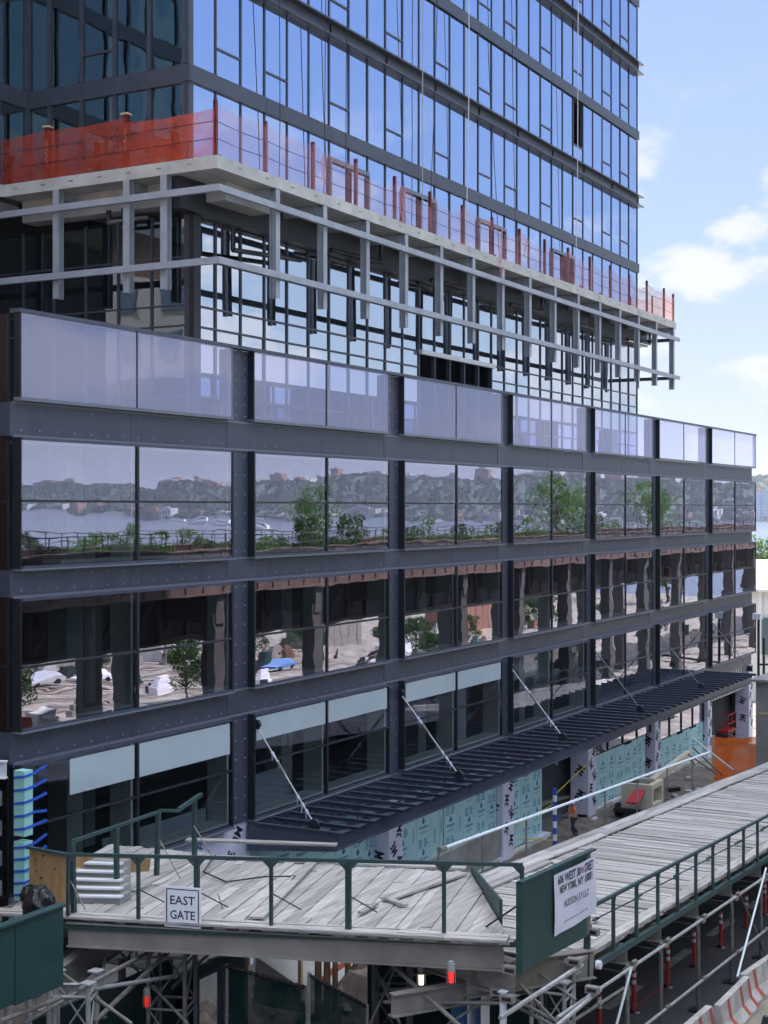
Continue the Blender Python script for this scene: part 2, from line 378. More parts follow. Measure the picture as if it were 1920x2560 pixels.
# ground storey: dark recess, insulation boards, wrapped piers
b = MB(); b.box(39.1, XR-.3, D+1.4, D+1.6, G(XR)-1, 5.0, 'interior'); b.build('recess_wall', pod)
b = MB(); b.box(XL+.2, 39.2, D+.05, D+.35, 4.3, 5.98, 'membrane')
for i, x in enumerate((33.4, 34.9, 36.4)): puttext(b, 'ALP', (x, D+.046, 5.35), (1,0,0), (0,0,1), .9, .30, 'printblue', rot=R(70))
puttext(b, '3M', (38.5, D+.044, 5.6), (1,0,0), (0,0,1), .5, .42, 'blacktext', .03, R(60))
puttext(b, '3M', (38.1, D+.044, 4.9), (1,0,0), (0,0,1), .5, .42, 'blacktext', .03, R(-110))
b.build('membrane_strip', pod)
b = MB(); b.box(XL+.3, 39.1, D+.06, D+.36, G(30)-1.5, 3.3, 'concrete_dark'); b.build('foundation_wall', pod)
piers = [(48.4,49.5),(58.9,60.1),(69.4,70.5),(80.0,81.0),(90.4,91.3),(100.3,101.3)]
for i, (x0, x1) in enumerate(piers):
    b = MB(); b.box(x0, x1, D-.05, D+.9, -.2, 5.3, 'membrane')
    z = 4.9; k = 0
    while z > .8:
        puttext(b, '3M', (x0+(.35 if k % 2 else .75)*(x1-x0), D-.053, z), (1,0,0), (0,0,1), .52, .46, 'blacktext', .035, R(random.choice((65,-115,80,-60))))
        if k % 2: puttext(b, '3M', (x0-.003, D+.4, z-.3), (0,-1,0), (0,0,1), .5, .44, 'blacktext', .035, R(random.choice((65,-115,80))))
        z -= .62; k += 1
    b.build('wrapped_pier', pod)
bx = []     # boards (x0,x1,top)
def run(x, xe, top, ws):
    i = 0
    while x < xe-.3:
        w = ws[i % len(ws)]; 
        if x+w > xe: w = xe-x
        bx.append((x, x+w-.03, top+random.choice((0,0,-.12,.12)), i)); x += w; i += 1
run(39.3, 48.4, 5.0, (1.2,.9,1.2,1.2,.45,1.2)); run(49.5, 53.6, 5.0, (1.2,.55,1.2,.8)); run(53.7, 58.9, 4.7, (1.2,.6,1.2,1.2,1.0))
run(60.1, 64.1, 4.55, (1.5,1.3,1.2)); run(70.55, 79.1, 3.2, (1.1,1.4,1.2,1.45,1.2,.9,.9)); run(81.0, 90.4, 2.5, (1.4,1.5,1.1,1.2,1.4,1.3))
for (x0, x1, top, i) in bx:
    b = MB(); y = D+.55 if x0 < 49 else D+.25
    zb = .62; b.box(x0, x1, y, y+.08, zb, top, 'insul'); w = x1-x0; cx = (x0+x1)/2
    z = top-.55-random.uniform(0,.5)
    k = 0
    while z > zb+.5:
        if w > .8:
            puttext(b, 'Kingspan', (cx, y-.003, z), (1,0,0), (0,0,1), w*.62, .17, 'printblue', .02)
            puttext(b, 'Insulation', (cx, y-.003, z-.19), (1,0,0), (0,0,1), w*.5, .10, 'printblue')
            b.add([(cx,y-.003,z+.42),(cx-.13,y-.003,z+.2),(cx,y-.003,z+.12),(cx+.13,y-.003,z+.2)], [(0,1,2,3)], 'printblue')
            for q in range(5): b.box(cx-w*.36, cx-w*.36+w*random.uniform(.2,.34), y-.004, y, z-.5-.075*q, z-.47-.075*q, 'printblue')
            for q in range(4): b.box(cx+w*.05, cx+w*.05+w*random.uniform(.15,.3), y-.004, y, z-.52-.09*q, z-.48-.09*q, 'printblue')
        else:
            puttext(b, 'Kingspan', (cx, y-.003, z), (1,0,0), (0,0,1), .6, .14, 'printblue', .02, R(90))
        z -= 1.25; k += 1
    b.build('insulation_board', pod)
b = MB()
for i in range(14): x = 91.4+i*.64; b.box(x, x+.4, D+.2, D+.28, 3.6, 5.3, 'ductgrey')
b.box(91.35, 100.3, D+.28, D+.4, 3.55, 5.3, 'darkmetal'); b.build('louvre_panel', pod)
for (x0, x1, z0, z1) in ((60.2,69.3,4.6,5.4),(70.6,79.9,3.3,5.4),(81.1,90.3,2.6,5.4)):
    b = MB(); b.quad((x0,D+.22,z0),(x1,D+.22,z0),(x1,D+.22,z1),(x0,D+.22,z1),'podiumglass')
    for q in range(5): x = x0+(x1-x0)*q/4; b.box(x-.04,x+.04,D+.16,D+.3,z0,z1,'darkmetal')
    b.build('clerestory', pod)
b = MB()
for i in range(44):
    x = 39.4+i*1.2
    if not (64.1 < x < 69.4) and x < 90: b.box(x, x+1.2, D-.02+.02*math.sin(i*2.3), D+.5, -.3, .58+.05*math.sin(i*1.7), 'membrane' if i%4==0 else 'concrete')
b.build('base_course', pod)
# --- canopy
can = MB()
X0, X1, Y0, Y1, ZC = 39.0, 88.7, 23.1, 26.38, 5.86
can.ibeam((X0,Y0+.1,ZC-.28),(X1,Y0+.1,ZC-.28),.2,.5,.03,'spandrel'); can.box(X0, XR-1, D-.02-.16, D-.02, ZC-.6, ZC+.05, 'spandrel')
can.hexa([(X0-.05,Y0,ZC-.52),(X0+.05,Y0,ZC-.52),(X0+.05,Y1,ZC-.85),(X0-.05,Y1,ZC-.85),(X0-.05,Y0,ZC-.08),(X0+.05,Y0,ZC-.08),(X0+.05,Y1,ZC-.08),(X0-.05,Y1,ZC-.08)],'spandrel')
cano = can.build('canopy', pod)
nlou = 50
for i in range(nlou+1):
    x = X0+.05+(X1-X0-.1)*i/nlou
    b = MB(); b.ibeam((x,Y0-.25,ZC),(x,Y1-.3,ZC),.12,.14,.02,'spandrel'); b.build('louvre_bar', cano)
for y in (Y0+.75, Y0+1.7, Y0+2.6):
    b = MB(); b.ibeam((X0,y,ZC-.16),(X1,y,ZC-.16),.1,.14,.02,'spandrel'); b.build('purlin', cano)
rods = [(39.15,9.05,24.0)]+[(c[0]+.85, 9.0, 23.7) for c in CX[1:]]
for i, (x, z, y) in enumerate(rods):
    b = MB(); a = Vector((x, D-.2, z)); c = Vector((x+.05, y, ZC+.18)); b.tube(a, c, .028, 'galvdull' if i > 2 else 'galv', 8)
    m_ = a.lerp(c,.38); b.tube(m_, a.lerp(c,.5), .05, 'galvdull', 8)
    if i < 3:
        for q in (.3,.36,.7,.78,.84): 
            p_ = a.lerp(c,q+random.uniform(-.02,.02)); b.tube(p_, a.lerp(c,q+.05), .055, 'membrane', 6, .03); b.tube(p_, p_+Vector((random.uniform(-.1,.1),-.03,-.28)), .02, 'membrane', 4, .008)
    b.box(x-.03, x+.03, D-.36, D-.2, z-.14, z+.14, 'darkmetal'); b.tube((x-.06,D-.28,z),(x+.06,D-.28,z),.12,'darkmetal',12)
    b.box(x+.01, x+.09, y-.18, y+.18, ZC, ZC+.22, 'darkmetal'); b.tube((x-.01,y,ZC+.2),(x+.11,y,ZC+.2),.17,'darkmetal',12)
    b.build('tie_rod', cano)
#@@TOWER
# ================================================================== TOWER
TX, TY = 40.05, 29.5; TR = 86.0; MW = (TR-TX)/30
bands = [30.42+4.07*k for k in range(8)]
tow = thing('glass_tower', (TX, TY, 18.65), 'tall tower clad in blue reflective glass with dark horizontal bands', 'building')
hop = {1,3,6,9,12,15,17,20,23,26,28}
for k, z in enumerate(bands):
    b = MB(); h = .56
    if k % 2 == 0:
        b.box(TX-.1, TR+.12, TY-.12, TY+.2, z, z+h, 'towerframe'); b.box(TX-.1, TX+.2, TY+.2, TY+7.2, z-.05, z+h, 'towerframe')
    else:
        b.box(TX-.05, TR+.05, TY-.06, TY+.2, z+.02, z+h-.03, 'towerframe')
        b.box(TX-.05, TR+.3, TY-.34, TY+.1, z+h-.03, z+h+.04, 'towerframe'); b.box(TX-.05, TR+.3, TY-.34, TY+.1, z-.05, z+.02, 'towerframe')
        b.box(TX-.05, TX+.2, TY+.2, TY+7.2, z-.05, z+h, 'towerframe')
    for i in range(0, 31, 3): b.box(TX+MW*i-.006, TX+MW*i+.006, TY-.124, TY-.06, z+.03, z+h-.04, 'darkmetal')
    b.build('floor_band', tow)
rowsT = [(27.38, bands[0])]+[(bands[k]+.6, bands[k+1]-.05) for k in range(7)]
npan = 0; rest = MB()
open_w = {(2,23),(4,22)}
for r, (z0, z1) in enumerate(rowsT):
    b = MB()
    for i in range(31):
        x = TX+MW*i; w = .037 if i else .14; b.box(x-w+(.1 if i == 0 else 0), x+w+(.06 if i == 0 else 0), TY-.05, TY+.15, z0, z1, 'towerframe')
    zt = z0+(z1-z0)*.27
    for i in hop: b.box(TX+MW*i+.05, TX+MW*(i+1)-.05, TY-.06, TY+.1, zt-.035, zt+.035, 'towerframe')
    b.build('mullion_frame', tow)
    for i in range(30):
        x0, x1 = TX+MW*i+.037+(.12 if i == 0 else 0), TX+MW*(i+1)-.037
        parts = [(z0, zt-.035),(zt+.035, z1)] if i in hop else [(z0, z1)]
        if (r, i) in open_w: parts = [(z0, zt-.035)]
        if r == 0 and i == 22: parts = [(z0+2.3, z1)]
        for (p, q) in parts:
            g = MB() if (r < 4 and npan < 100) else rest
            a, c = random.uniform(-.005,.005), random.uniform(-.005,.005)
            g.quad((x0,TY-.01,p),(x1,TY-.01+a,p),(x1,TY-.01+a+c,q),(x0,TY-.01+c,q),'towerglass')
            if g is not rest: g.build('window_pane', tow); npan += 1
tag(rest.build('window_panes', tow), kind='stuff')
b = MB()
for i in (6,7,10,11,15,16,21,22):
    x0, x1 = TX+MW*i, TX+MW*(i+1); b.box(x0, x1, TY-.13, TY-.07, 29.62, 29.78, 'whitesteel' if 0 else 'trim'); b.box(x0-.05, x0+.05, TY-.13, TY-.07, 27.4, 29.62, 'trim'); b.box(x1-.05, x1+.05, TY-.13, TY-.07, 27.4, 29.62, 'trim')
b.build('door_frames', tow)
# side face (to the left) and the wing
for r, (z0, z1) in enumerate(rowsT):
    b = MB(); ys = [TY+.16+1.49*i for i in range(6)]; ys[-1] = TY+7.1
    for i, y in enumerate(ys): b.box(TX-.07, TX+.12, y-.075, y+.075, z0, z1, 'towerframe')
    zt = z0+(z1-z0)*.27
    b.box(TX-.06, TX+.1, ys[2]+.07, ys[3]-.07, zt-.04, zt+.04, 'towerframe')
    fr = b.build('mullion_frame', tow)
    for i in range(5):
        g = MB(); a = random.uniform(-.01,.01); g.quad((TX,ys[i]+.07,z0),(TX,ys[i]+.07,z1),(TX+a,ys[i+1]-.07,z1),(TX+a,ys[i+1]-.07,z0),'towerglass_side'); g.build('pane', fr)
    b = MB(); wy = TY+7.15
    for i in range(7): x = TX-.12-1.4*i; b.box(x-.06, x+.06, wy-.07, wy+.1, z0, z1, 'towerframe')
    b.quad((TX-9,wy,z0),(TX-.15,wy,z0),(TX-.15,wy,z1),(TX-9,wy,z1),'towerglass_side')
    b.build('wing_glazing', tow)
for z in bands:
    b = MB(); b.box(TX-9, TX-.11, TY+7.05, TY+7.3, z-.05, z+.56, 'towerframe'); b.build('wing_band', tow)
# the inside, the crown out of the picture, the back
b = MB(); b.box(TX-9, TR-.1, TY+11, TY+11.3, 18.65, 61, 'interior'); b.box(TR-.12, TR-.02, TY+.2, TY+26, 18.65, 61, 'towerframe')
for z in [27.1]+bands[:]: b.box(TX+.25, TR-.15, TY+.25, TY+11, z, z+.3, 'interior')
b.build('core', tow)
b = MB(); b.box(TX-9, TR, TY, TY+26, 62, 128, 'towerframe'); b.box(TX-9, TR, TY+11.4, TY+26, 27, 61.9, 'towerframe'); b.build('upper_storeys', tow)
# terrace slab
SX, SY, SR = 38.6, 27.3, 86.9; Z0, Z1 = 26.95, 27.37
b = MB(); b.box(SX, SR, SY, TY+7, Z0, Z1, 'concrete'); b.box(20, SX, TY+7, TY+14, Z0, Z1, 'concrete')
b.box(TX+.3, TX+3.0, SY+.9, TY+.9+.2, Z0-.62, Z0, 'concrete')
for (x, y) in [(SX+1.2+i*1.6, 0) for i in range(29)]: b.box(x, x+.22, SY-.004, SY, Z1-.22, Z1-.16, 'concrete_dark')
for i in range(8): y = SY+1.0+i*1.25; b.box(SX-.004, SX, y, y+.2, Z1-.22, Z1-.16, 'concrete_dark')
b.box(SX+.3, SR-.3, TY-.5, TY+.1, 25.9, Z0, 'darkmetal'); b.box(SX+1.0, TX+.3, TY+.2, TY+7, 26.2, Z0, 'concrete')
b.build('terrace_slab', tow)
# hanging steel frame
hf = MB(); 
for z in (26.17, 23.84):
    hf.box(SX-.18, SR+.15, SY-.2, SY-.06, z, z+.22, 'hangsteel'); hf.box(SX-.18, SX-.04, SY-.06, TY+12, z, z+.22, 'hangsteel')
    hf.box(SR-.2, SR, SY+.1, TY+6, z, z+.2, 'spandrel')
frame = hf.build('hanging_frame', tow)
px_ = [42.11+3.145*i for i in range(14)]+[86.3]
for i, x in enumerate(px_):
    b = MB()
    b.box(x-.13, x+.13, SY-.05, SY-.03, 23.2, Z0, 'hangsteel'); b.box(x-.13, x+.13, SY+.20, SY+.22, 23.2, Z0, 'hangsteel'); b.box(x-.012, x+.012, SY-.03, SY+.20, 23.2, Z0, 'hangsteel')
    b.box(x-.12, x+.12, SY+.23, TY, Z0-.32, Z0-.02, 'hangsteel')
    b.box(x-.18, x+.18, SY-.056, SY+.24, Z0-.03, Z0-.001, 'galvdull')
    for zz_ in (26.28, 23.95):
        for q in (-.07, .07):
            b.tube((x+q, SY-.05, zz_+.16), (x+q, SY-.068, zz_+.16), .022, 'galv', 6); b.tube((x+q, SY-.05, zz_-.16), (x+q, SY-.068, zz_-.16), .022, 'galv', 6)
    b.build('hanging_post', frame)
for y in (29.46, 31.01, 34.07, 37.2):
    b = MB(); b.box(SX, SX+.02, y-.13, y+.13, 23.2, Z0, 'hangsteel'); b.box(SX+.25, SX+.27, y-.13, y+.13, 23.2, Z0, 'hangsteel'); b.box(SX+.02, SX+.25, y-.015, y+.015, 23.2, Z0, 'hangsteel')
    b.box(SX+.4, TX, y-.12, y+.12, Z0-.32, Z0-.02, 'hangsteel'); b.build('hanging_post', frame)
for y in (SY+2.5, SY+5):
    b = MB(); b.box(SR-.35, SR-.02, y-.15, y+.15, 23.4, Z0, 'spandrel'); b.build('hanging_post', frame)
# base glazing under the slab
b = MB(); zs = [25.15, 24.5, 22.88, 22.18, 19.8]
for i in range(31): x = TX+MW*i; w = .045 if i else .3; b.box(x-w+(.25 if i==0 else 0), x+w+(.1 if i==0 else 0), TY-.05, TY+.15, 18.65, 25.9, 'towerframe')
b.box(TX-.05, TX+.35, TY-.25, TY-.05, 18.65, Z0, 'darkmetal')
for z in zs[1:]:
    for (a, c) in (((TX+.35), TX+11*MW),(TX+16*MW, TR)) if z < 22.5 else ((TX+.35, TR),): b.box(a, c, TY-.045, TY+.1, z-.035, z+.035, 'towerframe')
b.box(TX+11*MW-.05, TX+16*MW+.05, TY-.22, TY-.05, 22.75, 22.95, 'whitesteel')
fr = b.build('base_frame', tow)
zz = [18.65, 19.8, 22.18, 22.88, 24.5, 25.9]
for i in range(30):
    for (p, q) in zip(zz, zz[1:]):
        if 11 <= i < 16 and q < 22.9: continue
        g = MB(); a = random.uniform(-.008,.008); x0, x1 = TX+MW*i+.045+(.3 if i==0 else 0), TX+MW*(i+1)-.045
        g.quad((x0,TY,p+.035),(x1,TY+a,p+.035),(x1,TY+a,q-.035),(x0,TY,q-.035),'baseglass')
        if i < 20: g.build('pane', fr)
        else:
            if i == 20 and p == 18.65: far = MB()
            far.add(g.v, g.f, 'baseglass')
tag(far.build('panes', fr), kind='stuff')
b = MB()
for i in range(6): y = TY+.1+1.45*i; b.box(TX-.04, TX+.1, y-.05, y+.05, 18.65, 25.9, 'towerframe')
for z in zs[1:]: b.box(TX-.035, TX+.05, TY+.1, TY+12, z-.03, z+.03, 'towerframe')
b.quad((TX,TY+.1,18.65),(TX,TY+.1,25.9),(TX,TY+12,25.9),(TX,TY+12,18.65),'baseglass_side'); b.build('side_glazing', tow)
b = MB(); b.box(SR-1.2, SR-.9, TY+.2, TY+5, 18.65, 25.9, 'darkmetal'); b.build('return_panel', tow)
b = MB(); b.tube((TX+1.6,TY-.7,25.7),(TX+1.6,TY-.7,24.9),.09,'blackplastic',10); b.tube((TX+1.6,TY-.7,24.9),(TX+6,TY-.7,25.2),.09,'blackplastic',10); b.build('drain_pipe', tow)
for q in range(5): x = TX+8+q*8.5; b = MB(); b.tube((x,TY-.8,25.9),(x+4,TY-.8,26.0),.09,'blackplastic',8); b.tube((x+4,TY-.8,26.0),(x+4,TY-.8,26.7),.09,'blackplastic',8); b.build('drain_pipe', tow)
b = MB(); b.tube((TX-.7,TY+1.2,25.8),(TX-.7,TY+2.9,25.8),.07,'galvdull',8)
for y in (TY+2.2, TY+2.85): b.tube((TX-.7,y,26.2),(TX-.7,y,25.8),.09,'blackplastic',8)
b.build('drain_pipe', tow)
b = MB(); b.box(TX+5, TX+5.6, TY+3, TY+3.6, 18.65, 27, 'interior'); b.build('inner_column', tow)
# ---- net fence on the slab edge
fen = thing('safety_fence', (SX, SY, Z1), 'red posts and orange debris netting along the concrete terrace edge', 'safety fence')
fx = [SX+.12]+[41.63+3.09*i for i in range(14)]+[84.98, SR-.12]
for i, x in enumerate(fx):
    b = MB(); h = 1.75+random.uniform(-.06,.12); b.box(x-.06, x+.06, SY+.10, SY+.12, Z1, Z1+h, 'redpaint'); b.box(x-.012, x+.012, SY+.12, SY+.19, Z1, Z1+h, 'redpaint'); b.box(x-.06, x+.06, SY+.19, SY+.21, Z1, Z1+h, 'redpaint')
    b.build('fence_post', fen)
ly = [31.13, 34.56, 38.0]
for y in ly:
    b = MB(); b.box(SX+.08, SX+.12, y-.09, y+.09, Z1, Z1+1.8, 'redpaint'); b.box(SX+.12, SX+.2, y-.015, y+.015, Z1, Z1+1.8, 'redpaint'); b.box(SX+.2, SX+.24, y-.09, y+.09, Z1, Z1+1.8, 'redpaint')
    b.box(SX+.02, SX+.3, y-.14, y+.14, Z1+1.8, Z1+1.86, 'rawtimber')
    for q in range(12): b.box(SX+.072, SX+.08, y-.06+.03*(q%3), y-.03+.03*(q%3), Z1+.55+.07*q, Z1+.6+.07*q, 'signwhite')
    b.build('fence_post', fen)
def net(pa, pb, h, mat, sag=.12, nx=14, nz=7, drop=0, off=None):
    b = MB(); pa = Vector(pa); pb = Vector(pb); d = pb-pa; nrm = Vector((d.y,-d.x,0)).normalized(); ph = random.uniform(0,6)
    vs = []
    for j in range(nz+1):
        for i in range(nx+1):
            u, v = i/nx, j/nz
            top = h-sag*math.sin(math.pi*u)*random.uniform(.7,1.1)-drop*(u**2)
            p = pa+d*u+Vector((0,0,top*v))+nrm*(.05*math.sin(u*9+ph)*math.sin(v*3.1)+random.uniform(-.02,.02))
            vs.append(p)
    b.add(vs, [(j*(nx+1)+i, j*(nx+1)+i+1, (j+1)*(nx+1)+i+1, (j+1)*(nx+1)+i) for j in range(nz) for i in range(nx)], mat)
    return b
ya = SY+.12
for i in range(len(fx)-1):
    mat = 'net_thin' if i < 12 else 'net_mid'
    net((fx[i],ya-.05,Z1+.02),(fx[i+1],ya-.05,Z1+.02), 1.62 if i not in (3,7) else 1.45, mat, .1 if i < 2 else (.25,.5,.15,.38)[i%4], drop=(.6 if i in (4,8,10) else 0)).build('net', fen, True)
yl = [SY+.1]+ly+[TY+12]
for i in range(len(yl)-1):
    net((SX+.03,yl[i+1],Z1+.02),(SX+.03,yl[i],Z1+.02), 1.66 if i else 1.5, 'net_red', .08).build('net', fen, True)
net((SR-.05,SY+.1,Z1),(SR-.05,SY+6,Z1),1.6,'net_mid').build('net', fen, True)
for q in (1.5, 3.2, 5.0):
    b = MB(); b.box(SR-.1, SR-.02, SY+q-.04, SY+q+.04, Z1, Z1+1.7, 'redpaint'); b.build('fence_post', fen)
b = MB()
for zz_ in (.55, 1.1):
    for i in range(len(fx)-1):
        pts = [Vector((fx[i]+(fx[i+1]-fx[i])*u/6, SY+.06, Z1+zz_-.05*math.sin(math.pi*u/6))) for u in range(7)]; b.path(pts, .012, 'blacktext', 4)
    for i in range(len(yl)-1): b.tube((SX+.0,yl[i],Z1+zz_),(SX+.0,yl[i+1],Z1+zz_),.012,'blacktext',4)
b.build('guard_wire', fen)
for (x, y0, l) in ((44.9,-.02,1.0),(51,-.02,1.4),(60.5,-.03,2.2),(70.6,-.03,1.3),(63.3,-.02,.9)):
    b = MB()
    for q in range(3): 
        p = Vector((x+.07*q, SY+y0, Z1+1.3)); 
        pts = [p+Vector((random.uniform(-.12,.12), -.05-random.uniform(0,.1), -l*k/5)) for k in range(6)]; b.path(pts, .03, 'net_thin', 5)
    b.build('loose_net', fen)
# tower ropes
for i, (x, xt, mat) in enumerate(((45.0,44.0,'blacktext'),(48.1,48.0,'blacktext'),(49.8,49.3,'blacktext'),(56.5,55.0,'galv'),(60.9,60.3,'whitesteel'),(74.6,74.2,'whitesteel'),(57.0,58.6,'blacktext'),(66.5,64.0,'blacktext'))):
    b = MB(); z0 = 27.5 if i != 3 else 28.0
    pts = [Vector((x+(xt-x)*(k/12)+.05*math.sin(k*1.3+i), TY-.42-.25*math.sin(math.pi*k/12), z0+(60-z0)*k/12)) for k in range(13)]
    b.path(pts, .017 if mat == 'blacktext' else .022, mat, 5)
    o = b.build('safety_rope')
    tag(o, ['black rope hanging over the tower glass nearest the tower corner','black rope hanging by the third net post from the corner','thin black rope just right of the heavier corner ropes','grey rope hanging left of the middle of the tower front','pale rope hanging down the middle of the tower front','pale rope hanging near the far end of the tower front','thin dark rope slanting beside the middle grey rope','thin dark rope slanting across the panes right of the middle'][i], 'rope')
#@@SITE
# ================================================================== SITE
def strip(name, x0, x1, y0, y1, dz, mat, nx=1):
    b = MB()
    for i in range(nx):
        a = x0+(x1-x0)*i/nx; c = x0+(x1-x0)*(i+1)/nx
        b.quad((a,y0,GG(a)+dz),(c,y0,GG(c)+dz),(c,y1,GG(c)+dz),(a,y1,GG(a)+dz),mat)
    o = b.build(name); tag(o, kind='structure'); return o
def GG(x): return 5.2 if x < 0 else (G(x) if x < 165 else -3.88)
PX0, PX1, PY0, PY1 = 27.0, 86.0, 17.0, 27.2
b = MB()
xs = [-400, 0, PX0, PX1, 165, 326]
for i in range(5):
    a, c = xs[i], xs[i+1]
    for (y0, y1) in (((-3000,PY0),(PY0,PY1),(PY1,3000)) if i != 2 else ((-3000,PY0),(PY1,3000))):
        b.quad((a,y0,GG(a)),(c,y0,GG(c)),(c,y1,GG(c)),(a,y1,GG(a)),'yard')
b.quad((326,-3000,-3.88),(326,3000,-3.88),(326,3000,-12),(326,-3000,-12),'concrete_dark')
nx, ny = 150, 28
def pz(x, y):
    e = min(x-PX0, PX1-x, y-PY0); d = min(1, max(0, e/1.0))
    mound = 3.6*math.exp(-((x-35.5)**2/16+(y-18.9)**2/4.0))
    r = .14*math.sin(x*3.1+y*2.2)+.1*math.sin(x*7.3-y*5.1)+random.uniform(-.07,.07); k = min(1, max(0,(x-40)/5))
    fl = (1-k)*(GG(x)-2.4)+k*.42; q = 1-k*.85
    return GG(x)*(1-d)+d*min(GG(x)+.4, fl+mound+r*q)
vs = [(PX0+(PX1-PX0)*i/nx, PY0+(PY1-PY0)*j/ny, pz(PX0+(PX1-PX0)*i/nx, PY0+(PY1-PY0)*j/ny)) for j in range(ny+1) for i in range(nx+1)]
b.add(vs, [(j*(nx+1)+i, j*(nx+1)+i+1, (j+1)*(nx+1)+i+1, (j+1)*(nx+1)+i) for j in range(ny) for i in range(nx)], 'dirt')
tag(b.build('ground'), kind='structure')
strip('street', -60, 165, -12, 10.6, .012, 'asphalt', 4)
strip('covered_lane', 14, 118, 10.6, 16.5, .016, 'asphalt', 2)
strip('site_pavement', 4, 27, 16.5, 19.49, .02, 'asphalt'); strip('site_yard', 4, 28, 19.6, 26.3, .02, 'dirt')
b = MB()
def mark(x0, x1, y0, y1, mat='roadpaint', sk=0): b.quad((x0,y0,G(x0)+.021),(x1,y0,G(x1)+.021),(x1+sk,y1,G(x1+sk)+.021),(x0+sk,y1,G(x0+sk)+.021),mat)
for i in range(16): mark(26+i*4.6, 28.6+i*4.6, 12.75, 13.05)
for i in range(5): mark(31+i*9, 31.12+i*9, 13.6, 15.2); mark(33+i*9,33.12+i*9,13.6,15.2,sk=1.2); mark(35+i*9,35.12+i*9,13.3,14.6,sk=-1.1)
for i in range(5): mark(29+i*6.3, 31.5+i*6.3, 12.3, 12.38, 'redmark', .2)
tag(b.build('road_marking'), kind='structure')
b = MB(); b.quad((326,-9000,-4),(2160,-9000,-4),(2160,9000,-4),(326,9000,-4),'water'); tag(b.build('river'), kind='structure')
# rocks and rusty sheet piles in the pit
for k in range(46):
    x, y = random.uniform(31,41), random.uniform(17.8,21.5); r = random.uniform(.06,.22) if k > 6 else .3
    b = MB(); c = Vector((x,y,pz(x,y)+r*.3)); vs = []
    for q in range(10):
        d = Vector((random.gauss(0,1),random.gauss(0,1),random.gauss(0,.7))).normalized(); vs.append(c+d*r)
    bm = bmesh.new(); [bm.verts.new(v) for v in vs]; bmesh.ops.convex_hull(bm, input=bm.verts); me = bpy.data.meshes.new('rubble'); bm.to_mesh(me); bm.free(); me.materials.append(M['rock'])
    o = bpy.data.objects.new('rubble', me); col.objects.link(o); tag(o, 'broken concrete lump lying on the dirt mound beneath the east gate deck', 'rubble', 'rubble on the dirt mound')
for k, (px, py, t, hh) in enumerate(((790,2440,37,1.3),(865,2400,39,1.5))):
    p = P(px,py,t); b = MB(); n_ = 5
    for q in range(n_): x = p.x+q*.22; y = p.y+(.1 if q%2 else 0); b.hexa([(x,y,p.z-1.2),(x+.22,y,p.z-1.2),(x+.22,y+.04,p.z-1.2),(x,y+.04,p.z-1.2),(x,y,p.z+hh*.35+.08*q),(x+.22,y,p.z+hh*.35+.05*q),(x+.22,y+.04,p.z+hh*.35+.05*q),(x,y+.04,p.z+hh*.35+.08*q)],'rust')
    tag(b.build('sheet_pile'), ['rusty steel sheet pile beside the top edge of the green mesh fence','taller rusty sheet pile standing at the concrete slope behind the mound'][k], 'sheet pile')
a, c = P(655,2440,40), P(880,2390,42.5)
b = MB(); b.hexa([(a.x,a.y-1.6,a.z-.8),(c.x+6,c.y-1.6,c.z-.8),(c.x+6,c.y+.3,c.z-.8),(a.x,a.y+.3,a.z-.8),(a.x,a.y-1.0,a.z+.0),(c.x+6,c.y-1.0,c.z+.0),(c.x+6,c.y+.2,c.z+.9),(a.x,a.y+.2,a.z+.5)],'concrete')
for q in range(5): b.bar((a.x+.6+q*.2,a.y-1.32+.02*q,a.z-.2+.03*q),(a.x+4.2+q*.3,a.y-1.28+.01*q,a.z-.12+.04*q),.01,.03,'barrierstripe')
for q in range(6): x = a.x+1+q*2; b.box(x,x+.03,a.y-1.05,c.y+.1,a.z-.1,a.z+.02,'concrete_dark')
o = b.build('retaining_wall'); tag(o, 'pale concrete slope with a red paint streak behind the green mesh fence', 'retaining wall')
b = MB(); b.box(38.2, 39.25, D-.05, D+.06, 1.3, 3.3, 'membrane'); puttext(b,'3M',(38.7,D-.053,2.5),(1,0,0),(0,0,1),.5,.5,'blacktext',.03,R(65)); puttext(b,'3M',(38.7,D-.053,1.8),(1,0,0),(0,0,1),.5,.5,'blacktext',.03,R(65)); b.build('membrane_flap', pod)
b = MB(); b.box(39.3, 42.5, D-.05, D+.04, 1.6, 3.3, 'insul')
for q in range(4): b.box(39.6+q*.7, 39.68+q*.7, D-.056, D-.05, 1.6, 3.2, 'bluetape')
b.build('foundation_board', pod)
b = MB(); b.box(XL+.3, 60, D+.061, D+.37, -1, 1.9, 'concrete_dark'); b.build('foundation_footing', pod)
